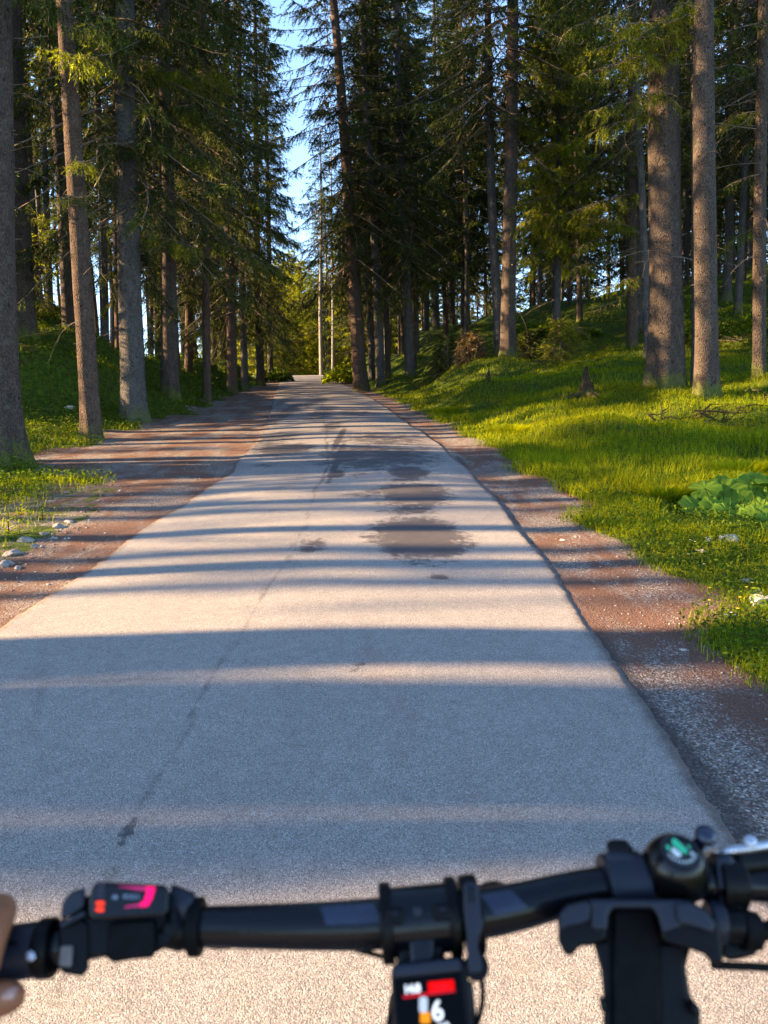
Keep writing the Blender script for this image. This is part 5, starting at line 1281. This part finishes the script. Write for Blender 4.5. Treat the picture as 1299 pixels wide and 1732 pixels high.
# brake lever and its clamp
bk = ring(1206, 1250, .0068, 'brake_clamp', M_blk, bike, .002)
slab([(1208, 1448), (1236, 1444), (1248, 1470), (1250, 1505), (1214, 1508)], -.006, .014, 'clamp_cap', M_slate, bk, .003)
slab([(1212, 1505), (1256, 1502), (1262, 1560), (1216, 1560)], -.012, .010, 'clamp_base', M_blk, bk, .004)
tubep([(1240, 1462, .004), (1290, 1458, .0), (1350, 1456, -.004)], [.009, .0085, .009], 'master_cylinder', M_blk, bk, 20, bevel=.001)
tubep([(1196, 1446, -.004), (1230, 1438, .006), (1262, 1434, .008), (1300, 1428, .004), (1360, 1418, -.01)], [.0028, .0042, .0048, .005, .005], 'brake_lever', M_steel, bike, 16, sq=.7)
lathe(c(1268, 1424, .010), AZ + AY * .3, [(-.003, .004), (.002, .0042), (.003, .003)], 'lever_bolt', M_steel, bike, 16)
ring(1340, 1610, .0045, 'grip', M_rub, bike)

# frame, fork and front wheel below the bar
WX = c(715, 1552).x
st_top = c(712, 1690, -.02); st_top = Vector((WX, st_top.y, st_top.z))
HA = Vector((0, -math.cos(math.radians(65)), math.sin(math.radians(65))))
ax_y = .74; gz = ground(WX, ax_y) + .015; axle = Vector((WX, ax_y, gz + .355))
fc = st_top - HA * .30
def tw(pts, r, name, mat, parent, n=16):
    b = MB(); b.tube(pts, r, n); return b.build(name, mat, parent, loc=bike.location)
tw([st_top + HA * .015, st_top - HA * .04], .019, 'steerer_cap', M_blk, bike)
tw([st_top - HA * .04, st_top - HA * .19], .026, 'head_tube', M_mat, bike)
fk = tw([st_top - HA * .19, st_top - HA * .22], .03, 'fork', M_mat, bike)
cr = st_top - HA * .22
for s_ in (-1, 1): tw([cr + Vector((0, 0, 0)), cr + Vector((s_ * .06, .0, -.02)), axle + Vector((s_ * .062, 0, 0))], [.018, .019, .015], 'fork_leg', M_mat, fk)
def tor(cen, R_, r_, name, mat, parent, n=64, m_=12):
    b = MB(); V = [cen + Vector(((r_ * math.sin(2 * math.pi * j / m_)), (R_ + r_ * math.cos(2 * math.pi * j / m_)) * math.cos(2 * math.pi * i / n), (R_ + r_ * math.cos(2 * math.pi * j / m_)) * math.sin(2 * math.pi * i / n))) for i in range(n) for j in range(m_)]
    b.add(V, [(i * m_ + j, i * m_ + (j + 1) % m_, ((i + 1) % n) * m_ + (j + 1) % m_, ((i + 1) % n) * m_ + j) for i in range(n) for j in range(m_)]); return b.build(name, mat, parent, loc=bike.location)
wh = tw([axle - Vector((.05, 0, 0)), axle + Vector((.05, 0, 0))], .02, 'front_wheel', M_blk, bike)
tor(axle, .330, .027, 'tyre', M_rub, wh); tor(axle, .296, .012, 'rim', M_mat, wh)
b = MB()
for k in range(28):
    a = k * 2 * math.pi / 28; b.tube([axle + Vector(((-1) ** k * .03, .02 * math.cos(a + .5), .02 * math.sin(a + .5))), axle + Vector((0, .29 * math.cos(a), .29 * math.sin(a)))], .0012, 5)
b.build('spokes', M_steel, wh, loc=bike.location)
bb = Vector((WX, -.05, .34)); seat = Vector((WX, -.38, 1.0))
dt = tw([st_top - HA * .17, bb], [.032, .038], 'down_tube', M_mat, bike); tw([st_top - HA * .08, Vector((WX, -.26, .80))], .024, 'top_tube', M_mat, bike); tw([bb, seat], .018, 'seat_tube', M_mat, bike)
ra = Vector((WX, -.52, ground(WX, -.52) + .37))
rw = tw([ra - Vector((.05, 0, 0)), ra + Vector((.05, 0, 0))], .02, 'rear_wheel', M_blk, bike); tor(ra, .330, .027, 'tyre', M_rub, rw); tor(ra, .296, .012, 'rim', M_mat, rw)
for s_ in (-1, 1): tw([bb + Vector((s_ * .04, 0, 0)), ra + Vector((s_ * .055, 0, 0))], .012, 'chain_stay', M_mat, bike); tw([Vector((WX, -.28, .82)), ra + Vector((s_ * .055, 0, 0))], .009, 'seat_stay', M_mat, bike)
b = MB(); b.tube([seat + Vector((0, -.13, .03)), seat + Vector((0, -.08, .035)), seat + Vector((0, .03, .03)), seat + Vector((0, .14, .025))], [.05, .07, .035, .018], 20, sq=.4); b.build('saddle', M_rub, bike, loc=bike.location)

# ------------------------------------------------------------------ rider's left hand and arm
def arm():
    P = lambda u, v, e: c(u, v, e)
    w = P(-215, 1770, .055)
    e = empty('person', tuple(w)); tag(e, "rider's bare sun-tanned left hand wrapped round the left handlebar grip", 'person')
    b = MB()
    def chain(pts, rad, n=16):
        P_ = [np.array(p) for p in pts]; out = []; rr = []
        for i in range(len(P_) - 1):
            p0, p1, p2, p3 = P_[max(i - 1, 0)], P_[i], P_[i + 1], P_[min(i + 2, len(P_) - 1)]
            for t in np.linspace(0, 1, 5)[:-1]:
                out.append(.5 * ((2 * p1) + (-p0 + p2) * t + (2 * p0 - 5 * p1 + 4 * p2 - p3) * t * t + (-p0 + 3 * p1 - 3 * p2 + p3) * t ** 3)); rr.append(rad[i] + (rad[i + 1] - rad[i]) * t)
        d = out[-1] - out[-2]; d = d / np.linalg.norm(d)
        for k in range(1, 5): out.append(P_[-1] + d * rad[-1] * .9 * math.sin(k * math.pi / 8)); rr.append(rad[-1] * math.cos(k * math.pi / 8.6))
        b.tube(out, rr, n)
    for k in range(4):      # index, middle, ring, little: over the top of the grip and round the far side
        u = -17 - k * 58; dv = 7 + k * 9; r = (.0102, .0104, .0098, .0086)[k]
        chain([P(u - 22, 1640 + dv, .040), P(u - 4, 1577 + dv, .036), P(u + 14, 1538 + dv, .014), P(u + 14, 1537 + dv, -.012), P(u + 8, 1562 + dv, -.028), P(u + 4, 1598 + dv, -.026)], [r * 1.15, r * 1.12, r * 1.08, r * .95, r * .9, r * .8])
        chain([P(u - 22, 1640 + dv, .040), P(-205, 1760, .050)], [r * 1.3, .018])
    # palm
    chain([P(-60, 1660, .024), P(-150, 1690, .030), P(-215, 1765, .048)], [.016, .024, .024])
    chain([P(-190, 1650, .024), P(-215, 1765, .048)], [.018, .024])
    # thumb: out of the side of the palm, below the bar
    chain([P(-165, 1730, .040), P(-105, 1722, .034), P(-50, 1704, .022), P(-2, 1690, .014), P(20, 1686, .010)], [.018, .0145, .0112, .0105, .0088])
    # forearm, elbow, upper arm
    elbow = Vector((-.46, -.12, 1.02)); sh = Vector((-.24, -.36, 1.34))
    chain([w, w.lerp(elbow, .25), w.lerp(elbow, .6), elbow, elbow.lerp(sh, .5), sh], [.026, .030, .042, .040, .048, .055], 24)
    o = b.build('body', M_skin, e)
    rmx = o.modifiers.new('remesh', 'REMESH'); rmx.mode = 'VOXEL'; rmx.voxel_size = .0022; rmx.use_smooth_shade = True
    sm = o.modifiers.new('smooth', 'SMOOTH'); sm.factor = .6; sm.iterations = 8
    b = MB(); b.tube([elbow.lerp(w, .12), elbow, elbow.lerp(sh, .5), sh], [.052, .054, .058, .066], 24); b.build('sleeve', M_sleeve, e)
    q = P(15, 1680, .0185); b = MB(); b.tube([q - AX * .007, q + AX * .004], [.0052, .0045], 14, sq=.5); b.build('fingernail', M_nail, e)
arm()
